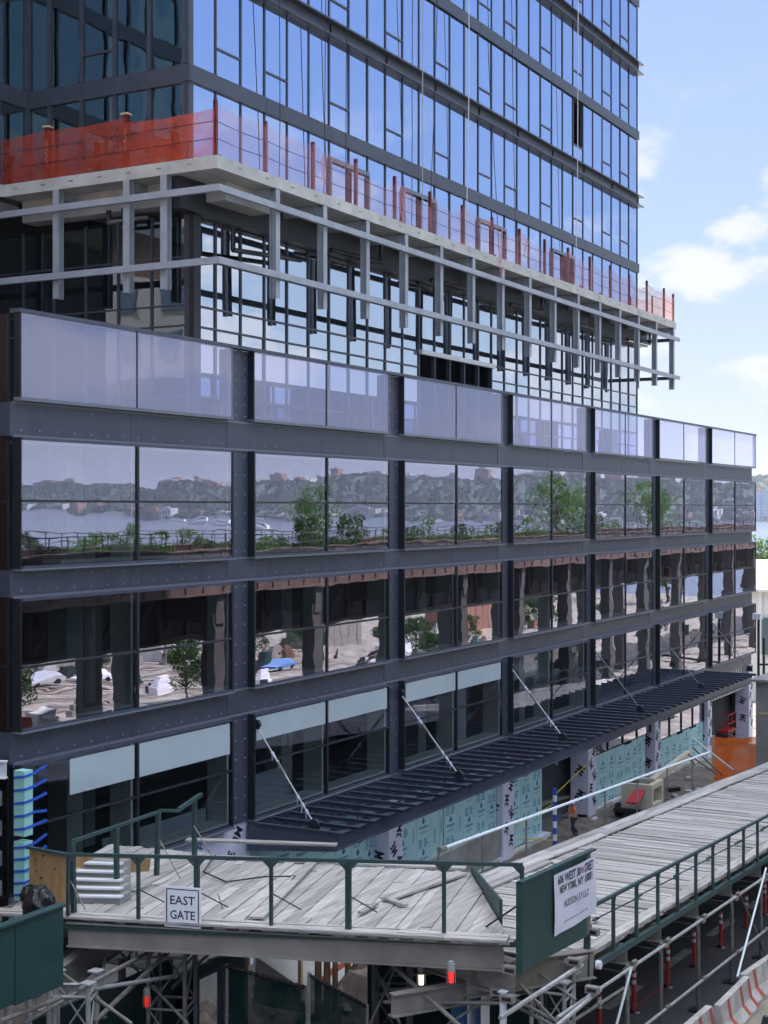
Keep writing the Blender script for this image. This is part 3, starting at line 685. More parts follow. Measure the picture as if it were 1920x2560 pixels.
# ---- plank decks
def clip(poly, conv):
    out = poly
    for i in range(len(conv)):
        ax, ay = conv[i]; bx_, by = conv[(i+1) % len(conv)]; inp = out; out = []
        if not inp: return []
        f = lambda p: (bx_-ax)*(p[1]-ay)-(by-ay)*(p[0]-ax)
        for j in range(len(inp)):
            p, q = inp[j], inp[(j+1) % len(inp)]; fp, fq = f(p), f(q)
            if fp >= 0: out.append(p)
            if (fp >= 0) != (fq >= 0):
                u = fp/(fp-fq); out.append((p[0]+(q[0]-p[0])*u, p[1]+(q[1]-p[1])*u))
    return out
def planks(mb, conv, ang, w, zf, mat, th=.05, gap=.012, jit=.012, L=4.0):
    area = sum(conv[i][0]*conv[(i+1)%len(conv)][1]-conv[(i+1)%len(conv)][0]*conv[i][1] for i in range(len(conv)))
    if area < 0: conv = conv[::-1]
    ca, sa = math.cos(ang), math.sin(ang)
    rot = [(x*ca+y*sa, -x*sa+y*ca) for x, y in conv]
    u0, u1 = min(p[0] for p in rot), max(p[0] for p in rot); v0, v1 = min(p[1] for p in rot), max(p[1] for p in rot)
    v = v0; 
    while v < v1:
        ww = w*random.uniform(.85,1.12); u = u0-random.uniform(0, L)
        while u < u1:
            l = L*random.uniform(.8,1.3)
            q = [(u+.01,v),(u+l,v),(u+l,v+ww-gap),(u+.01,v+ww-gap)]
            q = clip([(x*ca-y*sa, x*sa+y*ca) for x, y in q], conv)
            if len(q) >= 3:
                dz = random.uniform(-jit, jit); n_ = len(q); tl = random.uniform(-.006,.006)
                top = [(x,y,zf(x,y)+dz+tl*(i%2)) for i,(x,y) in enumerate(q)]; bot = [(x,y,z-th) for x,y,z in top]
                mb.add(bot+top, [tuple(range(n_))[::-1], tuple(range(n_,2*n_))]+[(i,(i+1)%n_,n_+(i+1)%n_,n_+i) for i in range(n_)], mat)
            u += l
        v += ww
DX0, DX1, DY0, DY1 = 28.2, 116.0, 10.95, 16.4
def dz_(x, y=0): return G(x)+3.0
shed = thing('sidewalk_shed', (DX0, DY0, G(DX0)), 'long plank topped sidewalk shed on scaffold posts sloping away along the facade', 'sidewalk shed')
b = MB(); planks(b, [(DX0,DY0),(DX1,DY0),(DX1,DY1-.75),(DX0,DY1-.75)], R(90), .25, dz_, 'plank_y', L=7, jit=.02, gap=.022)
b.build('plank_deck', shed)
b = MB(); planks(b, [(DX0,DY1-.72),(DX1,DY1-.72),(DX1,DY1-.1),(DX0,DY1-.1)], R(0), .3, lambda x,y: dz_(x)+.07, 'plank_x', L=4)
planks(b, [(31.5,DY1-1.05),(37.8,DY1-1.0),(37.8,DY1-.75),(31.5,DY1-.8)], R(1), .25, lambda x,y: dz_(x)+.075, 'plank_x', L=5)
planks(b, [(DX0,DY0),(DX1,DY0),(DX1,DY0+.32),(DX0,DY0+.32)], R(0), .3, lambda x,y: dz_(x)+.06, 'plank_x', L=4); b.build('edge_boards', shed)
xsr = [30.13+1.52*i for i in range(56)]
b = MB()
def sl(x, z): return (x, DY0-.08, dz_(x)+z)
xe = DX1
b.hexa([(29.0,DY0-.14,dz_(29)-.28),(xe,DY0-.14,dz_(xe)-.28),(xe,DY0-.04,dz_(xe)-.28),(29,DY0-.04,dz_(29)-.28),(29,DY0-.14,dz_(29)-.14),(xe,DY0-.14,dz_(xe)-.14),(xe,DY0-.04,dz_(xe)-.14),(29,DY0-.04,dz_(29)-.14)],'greenrail')
b.bar(sl(29,1.06), sl(xe,1.06), .07, .07, 'greenrail')
rail = b.build('parapet_rail', shed)
for i, x in enumerate(xsr):
    b = MB(); b.box(x-.035, x+.035, DY0-.12, DY0-.05, dz_(x)-.14, dz_(x)+1.03, 'greenrail')
    for s in (-1, 1):
        b.add([(x+s*.035,DY0-.1,dz_(x)+1.02),(x+s*.17,DY0-.1,dz_(x)+1.02-s*.01),(x+s*.035,DY0-.1,dz_(x)+.84)],[(0,1,2)],'greenrail'); b.add([(x+s*.035,DY0-.1,dz_(x)-.13),(x+s*.17,DY0-.1,dz_(x)-.13),(x+s*.035,DY0-.1,dz_(x)+.06)],[(0,1,2)],'greenrail')
    if i % 2 == 1: b.tube((x,DY0-.05,dz_(x)+.7),(x+.15,DY0+.95,dz_(x)+.08),.018,'greenrail',6); b.box(x+.02,x+.3,DY0+.9,DY0+1.0,dz_(x)+.06,dz_(x)+.09,'greenrail')
    b.build('parapet_post', rail)
sp_ = [30.98,33.36,36.36,39.5,42.61]+[45.7+3.1*i for i in range(23)]
for i, x in enumerate(sp_):
    b = MB(); z = dz_(x)
    b.tube((x,DY1-.1,G(x)+.02),(x,DY1-.1,z-.62),.055,'galvdull',10); b.build('scaffold_post', shed); b = MB(); b.tube((x,DY0-.1,G(x)+.02),(x,DY0-.1,z-.62),.055,'galvdull',10)
    b.box(x-.2,x+.2,DY0-.28,DY0+.12,G(x)+.02,G(x)+.06,'darkmetal')
    b.build('scaffold_post', shed)
    b = MB(); b.ibeam((x,DY0-.1,z-.40),(x,DY1,z-.40),.22,.42,.03,'beigesteel'); b.box(x-.16,x+.08,DY0-.28,DY0-.12,z-.70,z-.60,'beigesteel'); b.add([(x-.05,DY0-.12,z-.62),(x-.35,DY0-.12,z-.62),(x-.05,DY0-.12,z-.95)],[(0,1,2)],'beigesteel'); b.build('header_beam', shed)
def slp(x, y, z): return (x, y, G(x)+z)
b = MB(); b.path([slp(26.5,DY0-.25,2.35), slp(60,DY0-.25,2.5), slp(116,DY0-.25,2.5)], .038, 'galv', 8); b.path([slp(26.5,DY0-.25,.85), slp(116,DY0-.25,.9)], .038, 'galv', 8)
for x in sp_[:10]:
    for z in (2.45,.87): b.tube(slp(x-.12,DY0-.25,z),slp(x+.12,DY0-.25,z),.055,'galvdull',8)
for x in sp_[:-1:1]: b.tube(slp(x,DY0-.1,2.2),slp(x+.2,DY1-.1,2.2),.025,'galvdull',6)
b.build('ledger_pipe', shed)
b = MB()
for (p, q) in ((P(1579,2417,31.5),P(1538,2575,31.0)),(P(1915,2170,42.6),P(1843,2442,37.6)),(P(1845,2225,42),P(1912,2380,42.5))): b = MB(); b.tube(p, q, .03, 'pipewhite' if q.x < 40 else 'galvdull', 8); b.build('brace_pipe', shed)
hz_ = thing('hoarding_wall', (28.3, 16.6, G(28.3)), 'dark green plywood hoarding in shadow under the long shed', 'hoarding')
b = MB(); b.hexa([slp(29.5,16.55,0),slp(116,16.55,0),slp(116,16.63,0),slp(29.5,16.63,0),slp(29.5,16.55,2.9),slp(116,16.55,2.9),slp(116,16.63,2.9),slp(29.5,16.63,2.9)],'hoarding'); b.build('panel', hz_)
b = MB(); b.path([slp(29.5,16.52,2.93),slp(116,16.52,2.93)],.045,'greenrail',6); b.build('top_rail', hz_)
# inner guard rail of white pipe
gr = thing('pipe_guardrail', (33.6,16.8,G(33.6)+2.8), 'galvanised pipe guardrail with posts along the inner edge of the long shed', 'guardrail')
b = MB(); b.tube((33.6,16.8,7.22),(57.8,16.8,6.17),.045,'pipewhite',8); b.tube((33.55,16.8,7.22),(33.9,16.8,7.2),.075,'galvdull',8); b.build('top_pipe', gr)
for px in (1099, 1209, 1318, 1426, 1515, 1595, 1670, 1733):
    aa = (px-960)/F_; x = 16.8*(S_*aa+C_)/(-C_*aa+S_); z = 7.22+(6.17-7.22)*(x-33.6)/24.2
    b = MB(); b.tube((x,16.83,G(x)+2.6),(x,16.83,z),.03,'galvdull',6); b.build('post', gr)
for (p_,q_,w_,m_) in ((P(1731,1845,59),P(1832,1925,62),.04,'pipewhite'),(P(1733,1870,60),P(1806,1938,62),.035,'galvdull'),(P(1720,1885,61),P(1795,1937,62.5),.035,'galvdull')): b = MB(); b.tube(p_,q_,w_,m_,8); b.build('brace', gr)
# ---- east gate deck
FL = P(168,2136,30.7); FR = P(1307,2162,28.2)
def onfront(px, dt=0):      # plan point on the front line seen at px
    a = (px-960)/F_; u, v = S_*a+C_, -C_*a+S_
    dx, dy = FR.x-FL.x, FR.y-FL.y
    t = (FL.x*dy-FL.y*dx)/(u*dy-v*dx); s = ((u*t-FL.x)*dx+(v*t-FL.y)*dy)/(dx*dx+dy*dy); return s
def fp(s, z, off=0):
    d = (FR-FL); n_ = Vector((-d.y, d.x, 0)).normalized(); n_ = -n_ if n_.x > 0 else n_
    p = FL.lerp(FR, s); return Vector((p.x+n_.x*off, p.y+n_.y*off, p.z+z))
gz = lambda x, y: 7.33+(22-y)/10.8*.33
gate = thing('gate_deck', (25,16,4), 'weathered plank deck on beige beams bridging the gate, carrying the square white sign', 'gate deck')
gp = [(23.45,22.2),(25.7,11.35),(26.6,11.9),(30.9,14.4),(29.9,24.6)]
b = MB(); planks(b, [gp[0],(24.55,16.9),(29.9,18.6),gp[4]], R(15), .24, gz, 'plank_x', L=6, jit=.02)
planks(b, [(24.56,16.85),gp[1],gp[2],(30.6,14.5),(30.15,17.3),(29.92,18.55)], R(15), .25, gz, 'plank_x', L=6, jit=.02)
b.build('plank_deck', gate)
b = MB(); z1 = lambda x,y: gz(x,y)+.055; z2 = lambda x,y: gz(x,y)+.1
fa = math.atan2(FR.y-FL.y, FR.x-FL.x)
planks(b, [(23.25,22.5),(25.65,11.4),(26.05,11.5),(23.65,22.6)], fa, .21, z1, 'plank_y', L=3.6, jit=.01)
planks(b, [(29.2,22.0),(30.7,14.7),(31.0,14.8),(29.5,22.1)], math.atan2(-7.3,1.5), .28, z1, 'plank_y', L=4)
planks(b, [(30.0,22.2),(30.9,18.3),(31.15,18.4),(30.25,22.3)], math.atan2(-3.9,.9), .3, lambda x,y: gz(x,y)+.28, 'plank_y', L=6)
planks(b, [(25.0,16.9),(29.9,18.5),(29.95,18.25),(25.1,16.6)], R(18), .3, z2, 'plank_x', L=9)
planks(b, [(25.9,20.9),(29.8,21.7),(29.8,21.4),(26,20.6)], R(12), .3, z1, 'plank_x', L=9)
planks(b, [(27.5,15.2),(30.3,14.7),(30.2,14.4),(27.4,14.9)], R(-10), .3, z2, 'plank_x', L=9)
for k in range(2):
    x, y = random.uniform(26,27.5), random.uniform(14,16); an = random.uniform(-.5,1.2); l = random.uniform(.3,.8)
    ca, sa = math.cos(an), math.sin(an); planks(b, [(x,y),(x+l*ca,y+l*sa),(x+l*ca-.12*sa,y+l*sa+.12*ca),(x-.12*sa,y+.12*ca)], an, .2, z2, 'plank_x', L=3)
b.build('loose_boards', gate)
b = MB(); b.path([(29.6,21,gz(0,21)+.07),(28,20.2,gz(0,20)+.07),(27.5,19.2,gz(0,20)+.07),(28.2,18.6,gz(0,19)+.08),(28.4,17.9,gz(0,18)+.1),(27.6,17.6,gz(0,18)+.1)],.02,'blackplastic',5)
b.path([P(1090,2275,31),P(1150,2310,30),P(1190,2330,29),P(1215,2360,28.6),P(1235,2395,28.4)],.012,'blackplastic',5); b.build('cable', gate)
for (a_, c_, r_) in ((P(300,2380,32),P(470,2560,30),.03),(P(262,2395,31),P(240,2560,29.5),.035),(P(345,2345,32.5),P(300,2440,31.5),.025),(P(560,2350,34),P(430,2470,31.5),.035),
    (P(905,2345,31.5),P(1000,2560,29),.03),(P(1015,2360,31),P(925,2560,29.5),.03),(P(1060,2350,32),P(1260,2440,29),.035),(P(1120,2560,29),P(1262,2470,28.6),.03),(P(1300,2460,29.5),P(1395,2560,28.5),.035),
    (P(640,2365,33),P(520,2400,32),.025),(P(1330,2420,30),P(1440,2500,29.4),.03),(P(150,2430,29),P(330,2560,28),.035),(P(60,2560,26.5),P(260,2440,29.5),.03),(P(1035,2395,31),P(1035,2350,31.2),.02),
    (P(1420,2560,28.6),P(1560,2470,31.6),.035),(P(980,2440,31),P(1240,2425,29),.028)):
    b = MB(); b.tube(a_, c_, r_, 'galvdull', 7); m_ = a_.lerp(c_, .5); b.tube(m_, a_.lerp(c_, .56), r_*1.7, 'galvdull', 7); b.build('brace_pipe', gate)
# beige carrying beams
se = onfront(1258); sb = onfront(168)
b = MB()
def cbeam(mb, a, c, w, h, mat='beigesteel'): mb.ibeam(a, c, w, h, .03, mat)
a0, c0 = fp(0,0,-.05), fp(se,0,-.05); a0.z = gz(0,a0.y)-.33; c0.z = gz(0,c0.y)-.36
cbeam(b, a0, c0, .22, .52); b.build('front_beam', gate)
b = MB(); p = P(1287,2448,28.3); q = Vector((p.x+3.0, 19.5, p.z-.15)); cbeam(b, p, q, .26, .72); b.build('cross_beam', gate)
b = MB(); p = P(1485,2465,29.8); q = Vector((p.x+3.5, 17, p.z)); cbeam(b, Vector((26.2,12.5,6.6)), Vector((29.0,10.9,6.45)), .26, .6); cbeam(b, Vector((24.9,13.5,6.35)), Vector((28.9,11.3,6.2)), .2, .45); b.build('corner_beam', gate)
for (aa, cc) in (((22.6,21.5,6.55),(26.8,22.6,6.5)),((22.3,20.2,6.2),(26.5,21.4,6.2))):
    b = MB(); cbeam(b, aa, cc, .24, .6); b.build('side_beam', gate)
for (px,py,t) in ((1268,2497,27.9),(1245,2480,28.4),(1480,2475,29.6),(1480,2330,30.6),(1435,2405,29.4),(1275,2425,27.6)):
    p = P(px,py,t); b = MB(); b.box(p.x-.05,p.x+.1,p.y-.14,p.y+.14,p.z-.07,p.z+.07,'beigesteel'); b.box(p.x-.06,p.x-.05,p.y-.1,p.y+.09,p.z-.03,p.z+.035,'darkmetal'); b.build('beam_clamp', gate)
for k in range(5):
    s = .08+k*.13; p = fp(s,0,-.2-.9); b = MB(); b.bar((p.x,p.y,gz(0,p.y)-.14),(p.x+4.6,p.y+1.1,gz(0,p.y)-.14),.12,.16,'rawtimber'); b.build('joist', gate)
b = MB(); b.hexa([(25.2,21.6,6.75),(30,22.4,6.75),(30,23.9,6.75),(25.2,23.9,6.75),(25.2,21.6,6.8),(30,22.4,6.8),(30,23.9,6.8),(25.2,23.9,6.8)],'viaductdark'); b.build('soffit_decking', gate)
# parapet frame on the front
b = MB(); b.bar(fp(-.005,0), fp(1,0), .06, .07, 'greenrail'); b.bar(fp(-.005,-1.52), fp(1,-1.55), .06, .09, 'greenrail'); pf = b.build('parapet_rail', gate)
for i, px in enumerate((170,346,492,678,871,1110,1305)):
    s = onfront(px); w_ = .12 if i in (2,4) else .065; b = MB(); d = (FR-FL).normalized()
    b.bar(fp(s,-1.5), fp(s,-.02), w_, .06, 'greenrail')
    for z, e in ((-.03,-1),(-1.5,1)):
        p = fp(s,z,.035)
        for k in (-1,1):
            if (i == 0 and k < 0) or (i == 6 and k > 0): continue
            b.add([p+d*k*w_*.5, p+d*k*(w_*.5+.15), p+d*k*w_*.5+Vector((0,0,e*.15))],[(0,1,2)],'greenrail')
    if 0 < i < 6 and i != 5: b.tube(fp(s,-.7,-.03), fp(s+.035,-1.25,-.9), .014, 'darkmetal', 6)
    b.build('parapet_post', pf)
b = MB(); b.tube(fp(1,-.72), P(1200,2327,29.3), .02, 'darkmetal', 6); b.build('brace', pf)
# left side parapet going back, its top rail broken
q0, q3 = P(185,2294,30.9), P(503,2160,36.0); sp = [P(185,2294,30.9),P(292,2249,32.4),P(391,2203,34.1),P(486,2166,35.6)]; tops = [P(180,2104,30.9),P(291,2070,32.4),P(396,2030,34.1),P(486,1992,35.6)]
b = MB(); b.bar(q0, q3, .07, .1, 'greenrail'); b.bar(tops[0], tops[2], .07, .07, 'greenrail'); b.bar(P(398,2026,34.1), P(449,2027,34.7), .07, .07, 'greenrail'); b.bar(P(447,2024,34.9), P(503,1986,35.8), .08, .09, 'greenrail')
sr = b.build('side_parapet', gate)
for i in range(4): b = MB(); b.bar(sp[i], tops[i], .1, .09, 'greenrail'); b.build('parapet_post', sr)
for (a_, c_) in ((P(400,2102,33.6),P(450,2195,32.8)),(P(485,2065,35.4),P(530,2140,34.5)),(P(175,2200,30.9),P(213,2273,30.4)),(P(545,2235,31.5),P(562,2287,31))):
    b = MB(); b.tube(a_, c_, .018, 'galvdull', 6); b.build('brace_rod', sr)
# low green board between the two decks
b = MB(); a_, c_ = P(1181,2196,33.9), P(1253,2286,29.6); b.hexa([(a_.x,a_.y-.03,a_.z-.65),(c_.x,c_.y-.03,c_.z-.7),(c_.x,c_.y+.04,c_.z-.7),(a_.x,a_.y+.04,a_.z-.65),(a_.x,a_.y-.03,a_.z+.28),(c_.x,c_.y-.03,c_.z+.30),(c_.x,c_.y+.04,c_.z+.30),(a_.x,a_.y+.04,a_.z+.28)],'greenpaint')
b.build('separator_board', gate)
# big green panel with the address banner
def pp(x, z): return (x, 10.85, z)
fpn = thing('parapet_panel', (25.4,10.9,8.2), 'dark green plywood parapet panel that carries the street address banner', 'panel')
b = MB(); b.hexa([(25.2,10.87,7.34),(28.55,10.87,7.12),(28.55,10.93,7.12),(25.2,10.93,7.34),(25.2,10.87,8.98),(28.55,10.87,8.83),(28.55,10.93,8.83),(25.2,10.93,8.98)],'greenpaint'); b.box(25.12,25.2,10.83,10.97,7.3,9.0,'greenpaint'); b.build('board', fpn)
b = MB(); b.hexa([(25.12,10.84,8.98),(29.02,10.84,8.81),(29.02,10.96,8.81),(25.12,10.96,8.98),(25.12,10.84,9.02),(29.02,10.84,8.85),(29.02,10.96,8.85),(25.12,10.96,9.02)],'greenrail'); b.build('cap', fpn)
b = MB(); b.box(28.85,28.95,10.94,11.06,6.0,8.8,'greenrail'); b.box(28.2,29.0,10.93,11.0,7.1,7.25,'galvdull'); b.box(28.55,28.84,10.9,10.94,7.3,8.8,'galvdull'); b.build('frame', fpn)
ban = thing('address_banner', (27.8,10.85,8.2), 'white banner with a New York street address hung on the green parapet panel', 'banner')
b = MB(); nn = 16; x0, x1 = 26.68, 28.98
def bn(u, v, e=0): x = x0+(x1-x0)*u; return Vector((x, 10.835-e-.012*math.sin(u*7+v*4), 8.80-.085*u-(1.20-.0*u)*(1-v)+.012*math.sin(u*9)*(1-v)))
vs = [bn(i/nn, j/8) for j in range(9) for i in range(nn+1)]
b.add(vs, [(j*(nn+1)+i, j*(nn+1)+i+1, (j+1)*(nn+1)+i+1, (j+1)*(nn+1)+i) for j in range(8) for i in range(nn)], 'bannerwhite'); b.build('sheet', ban, True)
def bant(txt, u0, u1, v0, v1, mat, bold):
    g, fs, w_, h_ = textgeo(txt, bold); mb = MB(); vs = [bn(u0+(u1-u0)*(x/w_+.5), v0+(v1-v0)*(y/h_+.5), .006) for x, y in g]; mb.add(vs, fs, mat); mb.build('lettering', ban)
bant('606 WEST 30', .09, .60, .80, .955, 'blacktext', .02); bant('th', .61, .68, .82, .95, 'redtext', .01); bant('STREET', .70, .93, .80, .955, 'blacktext', .02)
bant('NEW YORK,', .13, .52, .615, .77, 'blacktext', .02); bant('NY 10001', .55, .90, .63, .775, 'blacktext', .02)
bant('HUDSON 37 LLC', .22, .80, .38, .50, 'blacktext', 0)
bant('FOR MORE INFORMATION CALL THE SITE OFFICE', .2, .8, .14, .165, 'blacktext', 0)
# EAST GATE sign
sg = thing('gate_sign', tuple(fp(onfront(460),-.9,.1)), 'square white EAST GATE sign with black border on the front parapet', 'sign')
s0, s1 = onfront(415), onfront(506); zc = -.495-.41
def sgp(u, v, o=.08): p = fp(s0+(s1-s0)*u, 0, o); p.z = FL.z+.01-.5-.83*(1-v); return p
b = MB(); b.hexa([sgp(0,0,.06),sgp(1,0,.06),sgp(1,0,.085),sgp(0,0,.085),sgp(0,1,.06),sgp(1,1,.06),sgp(1,1,.085),sgp(0,1,.085)],'signwhite'); b.build('plate', sg)
b = MB()
for (u0,u1,v0,v1) in ((.05,.95,.05,.075),(.05,.95,.925,.95),(.05,.08,.075,.925),(.92,.95,.075,.925)): b.quad(sgp(u0,v0,.088),sgp(u1,v0,.088),sgp(u1,v1,.088),sgp(u0,v1,.088),'blacktext')
b.build('border', sg)
for txt, v0, v1 in (('EAST',.56,.78),('GATE',.20,.42)):
    g, fs, w_, h_ = textgeo(txt, .012); mb = MB(); mb.add([sgp(.5+.68*x/w_, v0+(v1-v0)*(y/h_+.5), .088) for x, y in g], fs, 'blacktext'); mb.build('lettering', sg)
# ---- shoring towers and props
def lattice(x, y, zt, w, label, mat='galvdull', n_=None, rz=.3):
    t = thing('shoring_tower', (x,y,G(x)), label, 'shoring tower', 'shoring towers')
    c, s = math.cos(rz), math.sin(rz); L = [(x+c*i*w/2-s*j*w/2, y+s*i*w/2+c*j*w/2) for i,j in ((-1,-1),(1,-1),(1,1),(-1,1))]
    for p in L:
        b = MB(); b.tube((p[0],p[1],G(x)),(p[0],p[1],zt),.048,mat,8); b.box(p[0]-.12,p[0]+.12,p[1]-.12,p[1]+.12,zt,zt+.03,mat); b.build('leg', t)
    b = MB(); z = zt-.25
    k = 0
    while z > G(x)+.4:
        for i in range(4):
            p, q = L[i], L[(i+1)%4]; b.tube((*p,z),(*q,z),.03,mat,6)
            if z-1.2 > G(x): b.tube((*(p if k%2 else q),z),(*(q if k%2 else p),z-1.1),.02,mat,6)
        b.tube((*L[0],z-.15),(*L[1],z-.15),.025,mat,6); z -= 1.1; k += 1
    b.build('bracing', t); return t
lattice(21.9,18.9,6.9,.75,'silver lattice shoring tower nearest the lower left green fascia','galv',rz=.5)
lattice(25.2,19.0,6.75,.8,'brown grey lattice shoring tower left of the steel door under the gate deck',rz=.35)
lattice(27.9,15.1,6.9,.75,'four legged shoring tower in front of the dirt mound',rz=.4)
lattice(28.1,10.9+.55,6.35,.7,'shoring tower under the address banner corner','galv',rz=.1)
def prop(px, y1, t, r, mat, label, y2=2600):
    p = P(px, y1, t); b = MB(); b.tube((p.x,p.y,p.z),(p.x,p.y,G(p.x)),r,mat,10); b.tube((p.x,p.y,p.z-1.0),(p.x,p.y,p.z-.8),r*1.5,'galvdull',10); b.box(p.x-.08,p.x+.08,p.y-.08,p.y+.08,p.z,p.z+.02,mat)
    tag(b.build('prop'), label, 'prop')
prop(1258,2480,28.0,.07,'pipewhite','pale steel prop under the end of the beige cross beam')
prop(305,2400,33,.09,'galvdull','thick dull prop standing between the two lattice towers on the left')
prop(20,2495,27.2,.07,'galv','steel prop below the green fascia at the left edge of the picture')
prop(72,2480,27.8,.06,'galv','steel prop below the green fascia, right of the one at the picture edge')
prop(133,2465,28.2,.06,'galv','steel prop beside the first lattice shoring tower')
def pipe(a_, c_, r, mat, label): b = MB(); b.tube(a_, c_, r, mat, 8); tag(b.build('scaffold_pipe'), label, 'scaffold pipe')
pipe(P(1250,2545,27.6),P(1455,2412,29.5),.05,'galv','thick pale diagonal pipe below the address panel')
pipe(P(1385,2570,28),P(1500,2475,30),.045,'galv','pale diagonal pipe crossing just under the panel corner props')
pipe(P(195,2475,27.5),P(415,2358,32),.045,'galvdull','brown diagonal pipe rising from the first lattice tower')
pipe(P(232,2473,28.5),P(440,2440,31),.045,'galv','nearly level pipe between the two left lattice towers')
pipe(P(235,2555,28.5),P(440,2362,31.5),.05,'galvdull','long steep diagonal pipe crossing behind the second lattice tower')
pipe(P(0,2553,25),P(150,2495,27.5),.045,'galvdull','low sloping pipe at the lower left corner')
pipe(P(960,2505,29.5),P(1262,2508,28.4),.04,'galvdull','level brown pipe running to the pale prop')
pipe(P(960,2475,30),P(1200,2462,29),.03,'galvdull','upper thin level pipe between tower and cross beam')
pipe(P(965,2400,29.6),P(1150,2565,28.0),.045,'galvdull','dark dull diagonal pipe under the right end of the gate deck')
pipe(P(1080,2405,31),P(1385,2565,29),.04,'galvdull','long falling diagonal pipe behind the red lamp')
pipe(P(1180,2440,30),P(1420,2570,29),.04,'galvdull','second falling diagonal pipe right of the pale prop')
pipe(P(340,2392,30.5),P(352,2320,31.5),.025,'galv','short thin upright pipe under the beige front beam')
pipe(P(258,2545,30),P(395,2480,33),.035,'galvdull','thin sloping handrail pipe in the dark under the gate deck')
# lamps
def lamp(px, py, t, glow, label, cagemat='galv'):
    p = P(px,py,t); L_ = thing('site_lamp', tuple(p), label, 'lamp'); b = MB(); b.tube((p.x,p.y,p.z+.06),(p.x,p.y,p.z+.20),.075,cagemat,10); b.tube((p.x,p.y,p.z+.2),(p.x,p.y,p.z+.24),.05,cagemat,10); b.build('cap', L_)
    b = MB(); b.tube((p.x,p.y,p.z-.16),(p.x,p.y,p.z+.06),.05,glow,10,.055); b.build('bulb', L_)
    b = MB()
    for k in range(4): a_ = k*math.pi/2+.4; x, y = p.x+.08*math.cos(a_), p.y+.08*math.sin(a_); b.tube((x,y,p.z+.06),(x,y,p.z-.18),.007,cagemat,4)
    b.build('cage', L_)
lamp(1128,2435,27.6,'redlamp','glowing red caged lamp hanging under the gate deck'); lamp(1053,2442,29.5,'whitelamp','lit white caged lamp left of the red lamp'); lamp(367,2497,30.5,'redlampdim','small red lamp in the dark between the left lattice towers')
b = MB(); p = P(1491,2411,30.3); b.tube((p.x,p.y,p.z),(p.x,p.y-.1,p.z),.09,'whitesteel',10); tag(b.build('light_fitting'), 'round clear light fitting at the near end of the long shed', 'light')
# ---- mesh fences, door, kiosk under the gate
def fencepanel(a_, c_, zb1, zb2, label):
    t = thing('mesh_fence', tuple(a_), label, 'mesh fence'); b = MB(); n_ = 12; vs = []
    d = (c_-a_); nn_ = Vector((d.y,-d.x,0)).normalized()
    for j in range(7):
        for i in range(n_+1):
            u, v = i/n_, j/6; z0 = zb1+(zb2-zb1)*u; top = a_.z+(c_.z-a_.z)*u+.03*math.sin(u*20); p = a_.lerp(c_,u); vs.append(Vector((p.x,p.y,z0+(top-z0)*v))+nn_*random.uniform(-.04,.04))
    b.add(vs,[(j*(n_+1)+i,j*(n_+1)+i+1,(j+1)*(n_+1)+i+1,(j+1)*(n_+1)+i) for j in range(6) for i in range(n_)],'mesh_green'); b.build('mesh', t, True)
    b = MB(); b.tube(a_,c_,.03,'blackplastic',6)
    for i in range(14): q = a_.lerp(c_,i/14); b.tube(q,a_.lerp(c_,i/14+.03),.045,'blackplastic',6)
    b.build('top_rail', t)
    for q, zb in ((a_,zb1),(c_,zb2)): b = MB(); b.tube((q.x,q.y,zb),(q.x,q.y,q.z+.05),.035,'galvdull',8); b.build('fence_post', t)
fencepanel(P(568,2416,30), P(768,2470,28.6), 3.6, 3.4, 'green mesh covered fence panel right of the steel door')
fencepanel(P(772,2437,28.5), P(918,2518,28.9), 3.4, 3.3, 'darker mesh fence panel with a ribbed top rail before the dirt mound')
dw = thing('hoarding_with_door', (26,19.5,G(26)), 'green plywood hoarding with a half open steel door under the gate deck', 'hoarding')
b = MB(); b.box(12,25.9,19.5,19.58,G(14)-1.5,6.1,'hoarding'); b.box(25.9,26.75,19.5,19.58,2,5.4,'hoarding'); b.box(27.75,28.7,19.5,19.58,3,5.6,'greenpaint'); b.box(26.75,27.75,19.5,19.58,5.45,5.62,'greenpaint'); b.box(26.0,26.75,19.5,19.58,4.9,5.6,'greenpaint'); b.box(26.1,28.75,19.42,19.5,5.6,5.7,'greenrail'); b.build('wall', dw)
b = MB(); b.box(26.72,26.8,19.44,19.6,G(26),5.45,'greymetaldoor'); b.box(27.7,27.78,19.44,19.6,G(26),5.45,'greymetaldoor'); b.box(26.8,27.7,19.44,19.6,5.38,5.45,'greymetaldoor'); b.build('door_frame', dw)
b = MB(); b.hexa([(27.7,19.42,G(26)),(26.95,18.85,G(26)),(26.98,18.81,G(26)),(27.72,19.38,G(26)),(27.7,19.42,5.36),(26.95,18.85,5.36),(26.98,18.81,5.36),(27.72,19.38,5.36)],'greymetaldoor'); dr = b.build('door', dw)
b = MB(); b.tube((27.05,18.9,4.6),(27.02,18.78,4.6),.03,'galv',8); b.tube((27.02,18.78,4.6),(27.12,18.82,4.6),.02,'galv',8); b.build('handle', dr)
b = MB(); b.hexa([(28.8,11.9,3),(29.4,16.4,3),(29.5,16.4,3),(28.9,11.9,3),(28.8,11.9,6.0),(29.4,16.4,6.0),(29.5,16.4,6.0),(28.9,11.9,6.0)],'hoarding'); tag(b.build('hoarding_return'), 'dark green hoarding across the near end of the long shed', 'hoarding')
ki = thing('notice_board', tuple(P(1170,2520,29.6)), 'blue and white notice boards propped under the gate deck corner', 'notice board')
